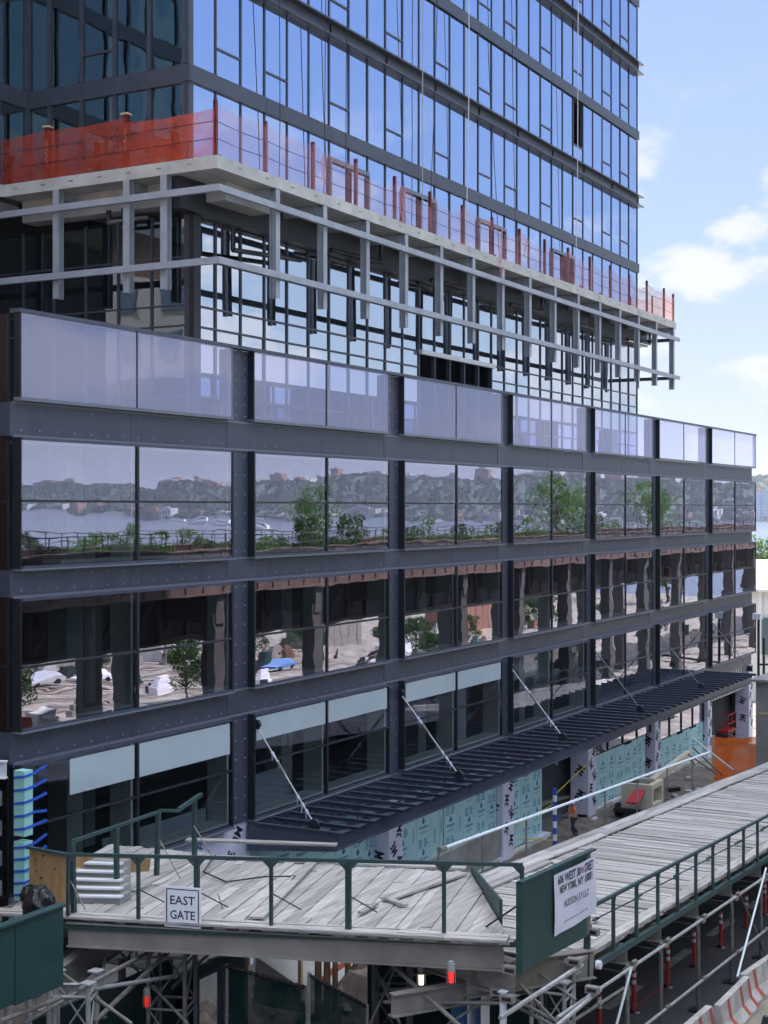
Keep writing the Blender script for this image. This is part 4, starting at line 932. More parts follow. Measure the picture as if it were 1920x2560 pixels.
for (u0,u1,mat) in ((1128,1166,'printblue'),(1168,1186,'signwhite'),(1186,1202,'farblue'),(1202,1222,'signwhite')):
    a_, c_ = P(u0,2478,29.2), P(u1,2480-(u1-1128)*.1,29.2+.004*(u1-1128)); b = MB(); b.hexa([(a_.x,a_.y,3.9),(c_.x,c_.y,3.9),(c_.x+.04,c_.y,3.9),(a_.x+.04,a_.y,3.9),(a_.x,a_.y,a_.z),(c_.x,c_.y,c_.z),(c_.x+.04,c_.y,c_.z),(a_.x+.04,a_.y,a_.z)],mat); b.build('board', ki)
b = MB(); planks(b, [(27.5,20.4),(34.5,20.0),(34.5,22.6),(27.5,23.6)], R(5), .25, lambda x,y: 5.15, 'plank_x', L=5, jit=.03); b.bar((27.5,20.5,5.0),(34,20.2,5.0),.12,.16,'rawtimber')
for x in (28,30.5,33): b.box(x-.05,x+.05,20.6,20.7,G(x)-.5,5.0,'rawtimber')
tag(b.build('plank_platform'), 'low platform of pale planks seen through the scaffold under the gate deck', 'platform')
# ---- lower left: fascia, rubbish, plywood, stairs
fs_ = thing('fascia_deck', (16,18,8), 'dark green fascia of a second shed deck at the lower left', 'sidewalk shed')
b = MB(); b.box(10,19.3,17.97,18.03,7.32,8.72,'greenpaint'); b.box(19.32,20.56,17.965,18.03,7.28,8.73,'greenpaint'); b.build('fascia', fs_)
b = MB(); b.box(10,20.6,17.9,18.1,8.73,8.77,'greenrail'); b.build('cap', fs_)
b = MB(); planks(b, [(14,18.1),(20.5,18.1),(22.3,26),(14,26)], R(0), .3, lambda x,y: 7.72, 'plank_x', L=4, jit=.03); planks(b, [(17,22.4),(21.5,22.0),(21.5,22.3),(17,22.7)], R(-4), .3, lambda x,y: 7.85, 'plank_x', L=9); b.build('plank_deck', fs_)
for x in (12,16,20): b = MB(); b.ibeam((x,18.05,7.4),(x,26,7.4),.2,.4,.03,'beigesteel'); b.build('beam', fs_)
bm = bmesh.new(); bmesh.ops.create_icosphere(bm, subdivisions=4, radius=1)
for v in bm.verts:
    n_ = random.uniform(-.015,.015)+abs(math.sin(v.co.x*5+v.co.y*9+v.co.z*13))*.1+math.sin(v.co.x*7+v.co.z*5)*.07+math.sin(v.co.y*11-v.co.z*9+2)*.06+math.sin(v.co.x*17+v.co.y*15)*.035; v.co *= 1+n_; v.co.z = max(v.co.z,-.5)*.62; v.co.x *= .45; v.co.y *= .5; v.co.z *= .85
me = bpy.data.meshes.new('rubbish_bag'); bm.to_mesh(me); bm.free(); me.materials.append(M['blackplastic']); me.polygons.foreach_set('use_smooth',[True]*len(me.polygons))
for (px,py,t,sc,lb) in ((98,2266,30.2,.62,'crumpled black rubbish bag behind the lower left fascia'),(72,2240,32,.35,'smaller black bag beside the foot of the plywood sheet')):
    o = bpy.data.objects.new('rubbish_bag', me); col.objects.link(o); o.location = P(px,py,t); o.scale = (sc,sc,sc*1.2); tag(o, lb, 'rubbish bag')
b = MB(); a_, c_ = P(73,2122,32.5), P(163,2140,31.6); b.hexa([(a_.x,a_.y,7.2),(c_.x,c_.y,7.35),(c_.x+.03,c_.y,7.35),(a_.x+.03,a_.y,7.2),(a_.x,a_.y,a_.z),(c_.x,c_.y,c_.z),(c_.x+.03,c_.y,c_.z),(a_.x+.03,a_.y,a_.z)],'plywood')
pl = b.build('plywood_sheet'); tag(pl, 'knotty tan plywood sheet standing left of the gate deck', 'plywood sheet')
b = MB(); b.bar(P(68,2118,32.4),P(180,2139,31.4),.1,.06,'greenrail'); b.build('cap', pl)
b = MB(); 
for (px,py,t) in ((88,2150,32.3),(138,2172,31.8),(103,2195,32.2),(85,2215,32.3),(108,2140,32.2),(90,2178,32.2)):
    p = P(px,py,t-.06); b.tube(p,p+Vector((-.01,0,0)),.035,'bark',8)
b.build('knots', pl)
st = thing('steps', tuple(P(200,2230,32.5)), 'white edged steps rising behind the left end of the gate deck', 'steps')
for k in range(5):
    t = 32.0+k*.29; y = 2239-k*20.5; a_, c_ = P(127+k*21,y,t), P(300,y+3,t-.3); b = MB()
    b.hexa([(a_.x,a_.y,a_.z-.45),(c_.x,c_.y,c_.z-.45),(c_.x+.5,c_.y+.1,c_.z-.45),(a_.x+.5,a_.y+.1,a_.z-.45),(a_.x,a_.y,a_.z),(c_.x,c_.y,c_.z),(c_.x+.5,c_.y+.1,c_.z),(a_.x+.5,a_.y+.1,a_.z)],'concrete_dark')
    b.hexa([(a_.x-.03,a_.y,a_.z-.03),(c_.x-.03,c_.y,c_.z-.03),(c_.x+.13,c_.y,c_.z-.03),(a_.x+.13,a_.y,a_.z-.03),(a_.x-.03,a_.y,a_.z+.01),(c_.x-.03,c_.y,c_.z+.01),(c_.x+.13,c_.y,c_.z+.01),(a_.x+.13,a_.y,a_.z+.01)],'whitesteel'); b.build('step', st)
b = MB(); a_, c_ = P(190,2150,34.5), P(375,2165,34.8); b.bar(a_, c_, .06, .34, 'plywood'); tag(b.build('timber_upstand'), 'brown timber board behind the white edged steps', 'board')
# foam strip taped to the corner, block pier
fo = thing('taped_foam_strip', (27.9,26.2,8), 'pale green foam strip held by blue tape at the podium corner', 'foam board')
for (y0,y1) in ((1922,2088),(2098,2250)):
    a_, c_ = P(36,y1,36.4), P(68,y0,36.6); b = MB(); b.box(a_.x-.02,a_.x+.28,a_.y-.35,a_.y,a_.z,c_.z,'cyanboard'); b.build('foam', fo)
    for k in range(5):
        z = a_.z+(c_.z-a_.z)*(k+.5)/5; b = MB(); b.bar((a_.x-.03,a_.y-.01,z-.02),(a_.x-.03,a_.y-.37,z+.04),.02,.06,'bluetape'); b.bar((a_.x-.03,a_.y-.362,z+.04),(a_.x+.34,a_.y-.362,z+.07),.02,.06,'bluetape')
        b.bar((a_.x+.34,a_.y-.362,z+.07),(a_.x+.62,a_.y-.5,z+random.uniform(.05,.3)),.02,.07,'bluetape'); b.build('tape', fo)
b = MB(); 
for r in range(10):
    for c_ in range(6): b.box(27.45-.0, 27.85, 26.35+.41*c_+(.2 if r%2 else 0), 26.74+.41*c_+(.2 if r%2 else 0), 5.4+r*.38, 5.77+r*.38, 'blockwall')
b.box(27.5,27.82,26.3,29,3,5.39,'blockwall'); tag(b.build('block_pier'), 'rough grey concrete block pier at the left edge beside the podium', 'block wall')
b = MB(); b.ibeam((27.3,28,9.35),(27.9,26.25,9.35),.2,.45,.03,'whitesteel'); tag(b.build('steel_stub'), 'white painted steel beam stub above the block pier', 'beam')
b = MB(); b.bar((XL-.05,D-.03,9.36),(XL+.9,D-.03,9.40),.01,.06,'bluetape'); b.build('tape', pod)
# ---- barriers, delineators
jb = thing('jersey_barrier', (0,0,0), 'x', 'barrier', 'barriers beside the shed')
prof = [(-.30,0),(.30,0),(.30,.08),(.14,.33),(.08,.81),(-.08,.81),(-.14,.33),(-.30,.08)]
b = MB(); Lb = 3.0; ns = 8
vs = [(-Lb/2+Lb*i/ns, y, z) for i in range(ns+1) for y, z in prof]; n8 = 8
b.add(vs, [(i*n8+j,(i+1)*n8+j,(i+1)*n8+(j+1)%n8,i*n8+(j+1)%n8) for i in range(ns) for j in range(n8)]+[tuple(range(n8)),tuple(range(ns*n8,ns*n8+n8))[::-1]], 'barrier')
body = b.build('body', jb)
for x in (-.9, .35, 1.2):
    b = MB(); q = [(x,.082,.805),(x+.22,.082,.805)]; ys = [(-.083,.805),(-.143,.33),(-.303,.08)]
    for (y0,z0),(y1,z1),sh0,sh1 in ((ys[0],ys[1],0,.1),(ys[1],ys[2],.1,.24)): b.quad((x+sh0,y0-.003,z0),(x+.22+sh0,y0-.003,z0),(x+.22+sh1,y1-.003,z1),(x+sh1,y1-.003,z1),'barrierstripe')
    b.build('painted_stripe', jb)
blab = ['nearest red striped concrete barrier, beside the amber light','second red striped concrete barrier from the amber light','third striped barrier, set slightly askew to its neighbours','striped barrier cut by the right picture edge']
for i in range(4):
    o = jb if i == 0 else dup(jb); x = 32.7+3.12*i; o.location = (x, 9.95-.12*(i%2), G(x)+.012); o.rotation_euler = (0, math.atan(.055), [-.0,.03,-.05,.02,0,0,0,0,0][i]); o['label'] = blab[i]
b = MB(); b.box(0,0.25,-.09,.09,.0,.82,'barrier')
b = MB(); p = Vector((31.15,9.95,G(31.15)+.85)); b.tube(p,p+Vector((0,0,.12)),.05,'amber',10,.09); b.tube(p+Vector((0,0,.12)),p+Vector((0,0,.2)),.09,'amber',10,.07); b.tube((p.x,p.y,p.z-.1),(p.x,p.y,p.z),.04,'blackplastic',8); tag(b.build('warning_light'), 'amber warning light on the end of the nearest barrier', 'warning light')
dl = thing('delineator', (0,0,0), 'x', 'delineator', 'orange delineator posts under the shed')
b = MB(); b.tube((0,0,.03),(0,0,1.05),.055,'deliniator',12); b.build('post', dl)
b = MB(); b.tube((0,0,0),(0,0,.05),.17,'blackplastic',12,.11); b.build('base', dl)
for z in (.72,.9): b = MB(); b.tube((0,0,z),(0,0,z+.1),.058,'reflect',12); b.build('reflective_band', dl)
for i, px in enumerate((1499,1585,1669,1735.5,1802,1865.7,1912)):
    a = (px-960)/F_; t = 12.2/(-C_*a+S_); x = (S_*a+C_)*t; o = dl if i == 0 else dup(dl); o.location = (x,12.2,G(x)+.016); o.rotation_euler = (0,random.uniform(-.04,.04),0)
    o['label'] = ['orange delineator nearest the banner, cut by the picture bottom','orange delineator second from the left under the shed','orange delineator third from the left, leaning behind a shed post','orange delineator with white bands fourth from the left','fifth orange delineator from the left under the shed','sixth orange delineator from the left, under the shed near the right edge','orange delineator at the right picture edge'][i]
# car at the lower right corner
car = thing('parked_car', (35,8,G(35)), 'silver car at the lower right corner with black door mirror', 'car')
cx0 = 31.35; cyl, cyr = 6.3, 8.05; g0 = G(33)
def carpt(x,y,z): return (cx0+x, y, g0+z)
b = MB(); sec = [(0,.35,.75),(.15,.35,.95),(1.1,.35,1.05),(1.9,.35,1.6),(3.6,.35,1.62),(4.4,.35,1.1),(4.5,.35,.8)]
vs = []
for (x,zb,zt) in sec: vs += [carpt(x,cyl+.05,zb),carpt(x,cyr-.05,zb),carpt(x,cyr,min(zt,.9)),carpt(x,cyr-(.22 if zt>1.2 else .08),zt),carpt(x,cyl+(.22 if zt>1.2 else .08),zt),carpt(x,cyl,min(zt,.9))]
b.add(vs,[(i*6+j,(i+1)*6+j,(i+1)*6+(j+1)%6,i*6+(j+1)%6) for i in range(6) for j in range(6)]+[tuple(range(6)),tuple(range(36,42))[::-1]],'carpaint'); b.build('body', car)
b = MB(); b.quad(carpt(1.14,cyl+.15,1.09),carpt(1.14,cyr-.15,1.09),carpt(1.84,cyr-.27,1.585),carpt(1.84,cyl+.27,1.585),'baseglass'); b.build('windscreen', car)
b = MB(); b.quad(carpt(2.0,cyr-.09,1.1),carpt(3.5,cyr-.09,1.1),carpt(3.4,cyr-.2,1.52),carpt(2.1,cyr-.2,1.52),'blackplastic'); b.build('side_window', car)
for (x,y) in ((.9,cyr-.12),(3.6,cyr-.12),(.9,cyl+.12),(3.6,cyl+.12)): b = MB(); b.tube((cx0+x,y-.11,g0+.33),(cx0+x,y+.11,g0+.33),.33,'blackplastic',18); b.tube((cx0+x,y-.12,g0+.33),(cx0+x,y+.12,g0+.33),.18,'galv',12); b.build('wheel', car)
b = MB(); b.hexa([carpt(1.35,cyr+.02,1.05),carpt(1.35,cyr+.27,1.07),carpt(1.5,cyr+.27,1.07),carpt(1.5,cyr+.02,1.05),carpt(1.38,cyr+.02,1.22),carpt(1.38,cyr+.24,1.24),carpt(1.5,cyr+.24,1.24),carpt(1.5,cyr+.02,1.22)],'blackplastic'); b.bar(carpt(1.45,cyr-.1,1.08),carpt(1.45,cyr+.05,1.1),.08,.06,'blackplastic'); b.build('door_mirror', car)
# ---- things in front of the ground floor
of = thing('orange_net_screen', (75,21,G(75)), 'bright orange net screen on a timber post before the doorway at right', 'net screen')
net((74.9,21.5,1.9),(76,19.6,1.9),2.2,'net_orange',.1).build('net', of, True); net((74.9,21.5,1.3),(78,21.6,1.3),2.0,'net_orange',.25).build('net', of, True)
b = MB(); b.bar((74.9,21.55,1.0),(74.9,21.55,4.15),.12,.12,'rawtimber'); b.build('post', of)
hut = thing('plywood_hut', (73,17,5), 'weathered plywood hut on the shed at the right edge', 'hut')
b = MB(); b.box(71.5,75.5,16.45,18.45,3.3,7.5,'beigesteel'); b.box(71.47,71.5,16.6,18.3,5.9,6.0,'rawtimber'); b.build('wall', hut); b = MB(); b.box(71.2,75.8,16.3,18.65,7.5,7.62,'concrete_dark'); b.build('roof', hut)
po = thing('camera_pole', (96,24.7,-0.1), 'thin dark pole with a boxy white camera at the far podium corner', 'pole')
b = MB(); x, y = 97.0, 24.85; b.tube((x,y,G(x)),(x,y,8.6),.09,'darkmetal',8); b.bar((x,y,5.6),(x,y-4,5.9),.12,.12,'darkmetal'); b.build('pole', po); b = MB(); b.box(x-.3,x+.3,y-.2,y+.35,8.6,9.0,'whitesteel'); b.build('camera_box', po)
b = MB(); b.tube((x+2,y+.15,G(x)),(x+2,y+.15,7.2),.08,'darkmetal',8); b.build('pole', po)
li = thing('scissor_lift', (98.3,27.3,G(98)), 'red scissor lift parked in the dark doorway', 'scissor lift')
x, y, z = 97.4, 27.0, G(98); b = MB(); b.box(x,x+1.9,y,y+1.2,z+.2,z+.55,'liftred'); b.build('chassis', li)
for dx in (.3,1.5):
    for dy in (0,1.1): b = MB(); b.tube((x+dx,y+dy,z+.2),(x+dx,y+dy+.15,z+.2),.2,'blackplastic',12); b.build('wheel', li)
b = MB(); 
for dy in (.1,1.1):
    b.bar((x+.2,y+dy,z+.55),(x+1.7,y+dy,z+.95),.06,.08,'galvdull'); b.bar((x+.2,y+dy,z+.95),(x+1.7,y+dy,z+.55),.06,.08,'galvdull')
b.build('scissor', li)
b = MB(); b.box(x,x+1.9,y,y+1.2,z+1.0,z+1.15,'liftred')
for (dx,dy) in ((0,0),(1.9,0),(0,1.2),(1.9,1.2),(.95,0),(.95,1.2)): b.bar((x+dx,y+dy,z+1.1),(x+dx,y+dy,z+2.2),.05,.05,'liftred')
for zz_ in (1.6,2.2):
    for (p,q) in (((0,0),(1.9,0)),((0,1.2),(1.9,1.2)),((0,0),(0,1.2)),((1.9,0),(1.9,1.2))): b.bar((x+p[0],y+p[1],z+zz_),(x+q[0],y+q[1],z+zz_),.05,.05,'liftred')
b.build('basket', li)
bl = thing('boom_lift', (66.5,22,G(66)), 'cream boom lift with a long arm standing beyond the shed edge', 'boom lift')
x, y, z = 70.2, 23.3, .42; b = MB()
b.box(x,x+.25,y,y+1.6,z+.5,z+1.75,'cream'); b.box(x+.25,x+1.6,y,y+.25,z+1.5,z+1.75,'cream'); b.box(x+.25,x+1.6,y,y+.25,z+.5,z+.75,'cream'); b.box(x+1.6,x+1.85,y,y+1.6,z+.5,z+1.75,'cream'); b.box(x+.25,x+1.6,y+1.2,y+1.6,z+.5,z+1.75,'darkmetal'); b.build('turret', bl)
b = MB(); b.bar((x+1.5,y+.5,z+1.65),(x+8.5,y+.7,z+2.05),.3,.34,'cream'); b.bar((x+8.5,y+.7,z+2.0),(x+9.6,y+.7,z+1.3),.2,.2,'cream'); b.build('boom', bl)
b = MB(); b.bar((x-1.8,y+.4,z+1.15),(x-.1,y+.6,z+1.45),.6,.08,'liftred'); b.build('guard', bl)
b = MB(); b.box(x-.3,x+2.6,y-.2,y+1.9,z+.3,z+.5,'darkmetal'); b.build('chassis', bl)
for dx in (.2,2.2):
    for dy in (-.2,1.8): b = MB(); b.tube((x+dx,y+dy-.12,z+.35),(x+dx,y+dy+.12,z+.35),.35,'blackplastic',14); b.build('wheel', bl)
# doorway: striped prop, plastic sheets, debris
b = MB(); x, y = 62.6, 25.4; GP = lambda q: .42
for k in range(9): b.tube((x,y,GP(x)+.3*k),(x,y,GP(x)+.3*k+.3),.1,'signwhite' if k%2 else 'bluetape',8)
tag(b.build('striped_post'), 'blue and white striped post in front of the dark doorway', 'post')
b = MB()
for (a_,c_) in (((62.6,25.4,.42+2.4),(67.4,25.6,.42+3.1)),((62.6,25.4,.42+.3),(60.2,26.2,1.2)),((62.6,25.4,.42+2.0),(60,26.2,.42+1.4))): b.bar(a_,c_,.01,.05,'tapeyellow')
tag(b.build('caution_tape'), 'yellow caution tape strung across the dark doorway', 'tape')
for k, (x0,x1,z0,dr_) in enumerate(((64.2,66.4,5.2,1.5),(66.6,69.3,5.2,1.1))):
    b = MB(); vs = []; n_ = 14
    for j in range(8):
        for i in range(n_+1): u, v = i/n_, j/7; vs.append((x0+(x1-x0)*(u*.8+.2*u*v), D-.1+.12*math.sin(u*14)*(1-v*.3), z0-dr_*v*math.sin(math.pi*min(1,u+.08))**.6))
    b.add(vs,[(j*(n_+1)+i,j*(n_+1)+i+1,(j+1)*(n_+1)+i+1,(j+1)*(n_+1)+i) for j in range(7) for i in range(n_)],'plastic'); o = b.build('plastic_sheet', None, True); tag(o, ['torn plastic sheet hanging from the left of the doorway head','gathered plastic sheet hanging at the right of the doorway head'][k], 'plastic sheet')
for k in range(26):
    x, y = random.uniform(50,84), random.uniform(22.5,25.9); b = MB(); s = random.uniform(.15,.5); g_ = pz(x,y)
    b.bar((x,y,g_+s*.3),(x+random.uniform(-.9,.9),y+random.uniform(-.5,.3),g_+s*.3),s,s*.6,random.choice(('concrete','rawtimber','membrane','ductgrey','blackplastic','cream')))
    tag(b.build('building_debris'), 'offcut or block of building waste on the ground before the ground floor', 'debris', 'debris before the ground floor')
# ---- worker
def person(loc, rz, label):
    J = {'pel':(0,0,.93),'spi':(.01,0,1.15),'che':(.02,0,1.36),'nec':(.03,0,1.50),'hea':(.05,0,1.60),'top':(.05,0,1.70)}
    L_ = thing('person', loc, label, 'person'); L_.rotation_euler = (0,0,rz)
    def skin(name, pts, edges, rad, mat, sub=2):
        me = bpy.data.meshes.new(name); me.from_pydata(pts, edges, []); o = bpy.data.objects.new(name, me); col.objects.link(o)
        sk = o.modifiers.new('s','SKIN'); ss = o.modifiers.new('d','SUBSURF'); ss.levels = sub; ss.render_levels = sub
        for i, r in enumerate(rad): me.skin_vertices[0].data[i].radius = r if isinstance(r, tuple) else (r, r)
        me.skin_vertices[0].data[0].use_root = True
        me.materials.append(M[mat]); o.parent = L_
        dg = bpy.context.evaluated_depsgraph_get(); nm = bpy.data.meshes.new_from_object(o.evaluated_get(dg)); o.modifiers.clear(); o.data = nm; nm.polygons.foreach_set('use_smooth',[True]*len(nm.polygons)); return o
    pts = [(0,0,.95),(.01,0,1.15),(.03,0,1.36),(.045,0,1.47),(.07,0,1.56),(.08,0,1.64),
           (.03,.17,1.41),(.10,.24,1.14),(.34,.20,1.10),(.42,.18,1.12), (.03,-.17,1.41),(.06,-.25,1.14),(.30,-.20,1.06),(.38,-.17,1.07),
           (0,.09,.90),(.14,.10,.50),(-.02,.10,.09),(.14,.11,.03), (0,-.09,.90),(-.08,-.10,.50),(-.34,-.10,.14),(-.26,-.11,.04)]
    ed = [(0,1),(1,2),(2,3),(3,4),(4,5),(2,6),(6,7),(7,8),(8,9),(2,10),(10,11),(11,12),(12,13),(0,14),(14,15),(15,16),(16,17),(0,18),(18,19),(19,20),(20,21)]
    rad = [(.10,.14),(.10,.13),(.11,.15),.05,.085,.075,.06,.045,.035,.03,.06,.045,.035,.03,.085,.062,.042,.035,.085,.062,.042,.035]
    body = skin('body', pts, ed, rad, 'skin')
    for s, hx, hz in ((1,.42,1.12),(-1,.38,1.07)):
        y0 = .18*s
        for k in range(4):
            yy = y0+(k-1.5)*.02; l = (.07,.08,.075,.06)[k]; b = MB(); b.tube((hx+.02,yy,hz),(hx+.02+l*.6,yy,hz-.01),.011,'skin',6,.010); b.tube((hx+.02+l*.6,yy,hz-.01),(hx+.02+l*.85,yy,hz-.035),.010,'skin',6,.008); b.build('finger', None).parent = body
        b = MB(); b.tube((hx,y0-.03*s,hz),(hx+.05,y0-.055*s,hz-.02),.012,'skin',6,.009); b.build('thumb', None).parent = body
    skin('shirt', [(0,0,.98),(.01,0,1.15),(.03,0,1.36),(.04,0,1.45),(.03,.18,1.40),(.07,.235,1.24),(.03,-.18,1.40),(.05,-.235,1.24)], [(0,1),(1,2),(2,3),(2,4),(4,5),(2,6),(6,7)], [(.125,.165),(.125,.155),(.13,.17),.075,.085,.068,.085,.068], 'orange')
    skin('trousers', [(0,0,.96),(0,.09,.88),(.14,.10,.50),(-.02,.10,.12),(0,-.09,.88),(-.08,-.10,.50),(-.33,-.10,.17)], [(0,1),(1,2),(2,3),(0,4),(4,5),(5,6)], [(.12,.155),.10,.078,.066,.10,.078,.066], 'trouser')
    skin('boots', [(-.03,.10,.10),(-.01,.105,.05),(.17,.11,.04)], [(0,1),(1,2)], [.06,.055,.045], 'black', 1); skin('boots', [(-.34,-.10,.15),(-.33,-.105,.08),(-.18,-.11,.035)], [(0,1),(1,2)], [.06,.055,.045], 'black', 1)
    b = MB(); n_ = 12
    for r0,z0,r1,z1 in ((.155,1.655,.115,1.665),(.115,1.665,.11,1.71),(.11,1.71,.075,1.765),(.075,1.765,.01,1.785)): b.tube((.08,0,z0),(.08,0,z1),r0,'signwhite',n_,r1,False)
    b.build('hard_hat', None).parent = L_
    b = MB(); b.tube((.16,0,1.60),(.185,0,1.585),.014,'skin',6,.012); b.box(.155,.162,-.035,.035,1.545,1.553,'redtext'); 
    for s in (1,-1): b.box(.15,.16,s*.032-.01,s*.032+.01,1.612,1.622,'black'); b.tube((.08,s*.078,1.60),(.08,s*.092,1.605),.025,'skin',8)
    b.build('face', None).parent = L_
person((64.75,25.35,.43), R(150), 'worker in an orange shirt and dark trousers walking past the doorway')
# ================================================================== FAR SURROUNDINGS
def tree(name, h, w, nl, leaf='leaf', ls=.35, trunkh=.3, seed=1):
    rnd = random.Random(seed); root = bpy.data.objects.new(name, None); col.objects.link(root)
    b = MB(); top = Vector((0,0,h*.75)); pts = [Vector((rnd.uniform(-.02,.02)*h*k/5, rnd.uniform(-.02,.02)*h*k/5, h*.75*k/5)) for k in range(6)]
    for k in range(5): b.tube(pts[k], pts[k+1], h*.022*(1-k/6), 'bark', 8, h*.022*(1-(k+1)/6))
    tips = []
    for k in range(14):
        a_ = rnd.uniform(0,6.28); z = rnd.uniform(trunkh,.7); p = Vector((0,0,h*z)); l = w*.5*(1-.5*z)*rnd.uniform(.6,1.0); q = p+Vector((math.cos(a_)*l, math.sin(a_)*l, h*rnd.uniform(.06,.2))); b.tube(p,q,h*.009,'bark',5,h*.003); tips.append(q)
    b.build('trunk', None).parent = root
    cl = []
    for k in range(26):
        a_ = rnd.uniform(0,6.28); z = rnd.uniform(trunkh+.06,.97); rr = w*.5*math.sin(math.pi*min(1,(1.02-z)/(1.02-trunkh)*.85+.08))**.8*rnd.uniform(.35,1)
        cl.append((Vector((math.cos(a_)*rr, math.sin(a_)*rr, h*z)), w*rnd.uniform(.10,.2)))
    b = MB()
    for k in range(nl):
        c_, r = rnd.choice(cl); d = Vector((rnd.gauss(0,1),rnd.gauss(0,1),rnd.gauss(0,.75))); d = d.normalized()*r*rnd.uniform(.5,1.05); p = c_+d; s = ls*rnd.uniform(.6,1.3)
        x = Vector((rnd.gauss(0,1),rnd.gauss(0,1),rnd.gauss(0,1))).normalized(); y = x.cross(Vector((rnd.gauss(0,1),rnd.gauss(0,1),rnd.gauss(0,1)))).normalized()
        b.add([p-x*s*.5,p+y*s*.3,p+x*s*.5,p-y*s*.3],[(0,1,2,3)],leaf)
    b.build('crown', None).parent = root; return root
t0 = tree('tree', 14, 11, 3600, 'leaf', .55, .22, 3); t1 = tree('tree', 11, 9, 3000, 'leafdark', .5, .2, 5)
k = 0; used0 = used1 = False
wt = [(300+random.uniform(-8,8), y) for y in range(-330, 140, 17)]
for i, (x, y) in enumerate(wt):
    y += random.uniform(-5,5)
    if i % 3 == 0: o = t1 if not used1 else dup(t1); used1 = True
    else: o = t0 if not used0 else dup(t0); used0 = True
    s = random.uniform(.75,1.15); o.location = (x,y,-3.88); o.scale = (s,s,s*random.uniform(.85,1.1)); o.rotation_euler = (0,0,random.uniform(0,6))
    o['label'] = 'green tree in the row along the river bank'; o['category'] = 'tree'; o['group'] = 'trees along the river bank'
o = dup(t0); o.location = (255,64.8,-3.9); o.scale = (.95,.95,1.0); o['label'] = 'bright green tree right of the podium by the water'; o['category'] = 'tree'; o['group'] = 'trees along the river bank'
o = dup(t1); o.location = (215,51.5,-3.9); o.scale = (.5,.5,.75); o['label'] = 'small tree beside the white building'; o['category'] = 'tree'; o['group'] = 'trees along the river bank'
# raised railway walkway behind the camera's street side
via = thing('elevated_walkway', (60,-5,5), 'brown steel elevated walkway across the street, mirrored in the podium glass', 'viaduct')
b = MB(); b.box(-30,300,-9.5,-1.2,12.5,12.9,'concrete_dark'); b.build('deck', via)
for y in (-9.6,-1.3):
    b = MB(); b.box(-30,300,y,y+.2,10.6,13.3,'viaduct')
    for k in range(165): x = -30+2*k; b.box(x,x+.12,y+.2,y+.3,10.7,13.2,'viaduct')
    b.box(-30,300,y-.1,y+.35,13.3,13.38,'viaduct'); b.box(-30,300,y-.1,y+.35,10.5,10.6,'viaduct'); b.build('girder', via)
    b = MB()
    for k in range(220): x = -30+1.5*k; b.box(x,x+.05,y+.1,y+.15,13.38,14.3,'viaductdark')
    b.box(-30,300,y+.08,y+.17,14.3,14.36,'viaductdark'); b.box(-30,300,y+.08,y+.17,13.8,13.84,'viaductdark'); b.build('railing', via)
for k in range(26):
    x = -20+12*k; b = MB(); 
    for y in (-9,-1.8): b.box(x-.55,x+.55,y-.5,y+.5,GG(x),9.2,'viaductdark')
    b.box(x-.4,x+.4,-9.6,-1.2,8.7,10.5,'viaductdark'); b.build('bent', via)
b = MB(); b.box(-30,300,-6.2,-5.6,7.1,10.5,'viaductdark')
for k in range(110): x = -30+3*k; b.box(x,x+.25,-5.6,-5.3,7.1,10.5,'viaduct'); b.bar((x+.2,-5.5,7.3),(x+2.8,-5.5,10.3),.12,.15,'viaduct')
b.box(-30,300,-5.6,-5.2,7.1,7.35,'viaduct'); b.build('inner_girder', via)
# planting on it
s0_ = tree('shrub', 1.7, 2.6, 900, 'leafdark', .2, .02, 8); s1_ = tree('shrub', 2.2, 2.6, 800, 'leaf', .2, .02, 9)
ss = False
for i in range(44):
    x = 22+i*3.2+random.uniform(-.8,.8); src = s0_ if (i*7)%3 else s1_
    o = dup(src) if not (i in (0,1)) else (s1_ if i == 0 else s0_)
    s = random.uniform(.6,1.1); o.location = (x, -7.2+random.uniform(-1,1), 12.9); o.scale = (s*1.3,s,s*random.choice((.45,.6,.9,1.3))); o.rotation_euler = (0,0,random.uniform(0,6))
    o['label'] = 'leafy shrub planted on the elevated walkway across the street'; o['category'] = 'shrub'; o['group'] = 'shrubs on the elevated walkway'
wt0 = tree('walkway_tree', 5.5, 5.2, 3000, 'leaf', .2, .12, 12)
for i, (x, y, s, mt) in enumerate(((96,-6.5,.85,0),(145,-6.5,1.15,0),(151,-7,.95,0),(176,-6.5,1.15,0),(182,-7,.8,0))):
    o = wt0 if i == 0 else dup(wt0); o.location = (x,y,12.9); o.scale = (s,s,s); o.rotation_euler = (0,0,i*1.3); o['label'] = 'small tree growing on the elevated walkway across the street'; o['category'] = 'tree'; o['group'] = 'small trees on the elevated walkway'
# the sunlit yard beyond: sheds, containers, vehicles
def boxthing(name, x0, x1, y0, y1, h, mat, label, cat, roof='roofwhite', stripes=0, group=None):
    t = thing(name, (x0,y0,GG(x0)), label, cat, group); g = GG((x0+x1)/2); b = MB(); b.box(x0,x1,y0,y1,g-.3,g+h,mat)
    for k in range(stripes): x = x0+(x1-x0)*(k+.5)/stripes; b.box(x-.15,x+.15,y1,y1+.06,g+.1,g+h-.1,mat); y = y0+(y1-y0)*(k+.5)/stripes; b.box(x0-.06,x0,y-.12,y+.12,g+.1,g+h-.1,mat)
    b.build('wall', t); b = MB(); b.box(x0-.2,x1+.2,y0-.2,y1+.2,g+h,g+h+.2,roof); b.build('roof', t)
    b = MB(); b.box(x0+(x1-x0)*.3,x0+(x1-x0)*.3+1.1,y1+.001,y1+.08,g,g+2.1,'darkmetal'); b.build('door', t); return t
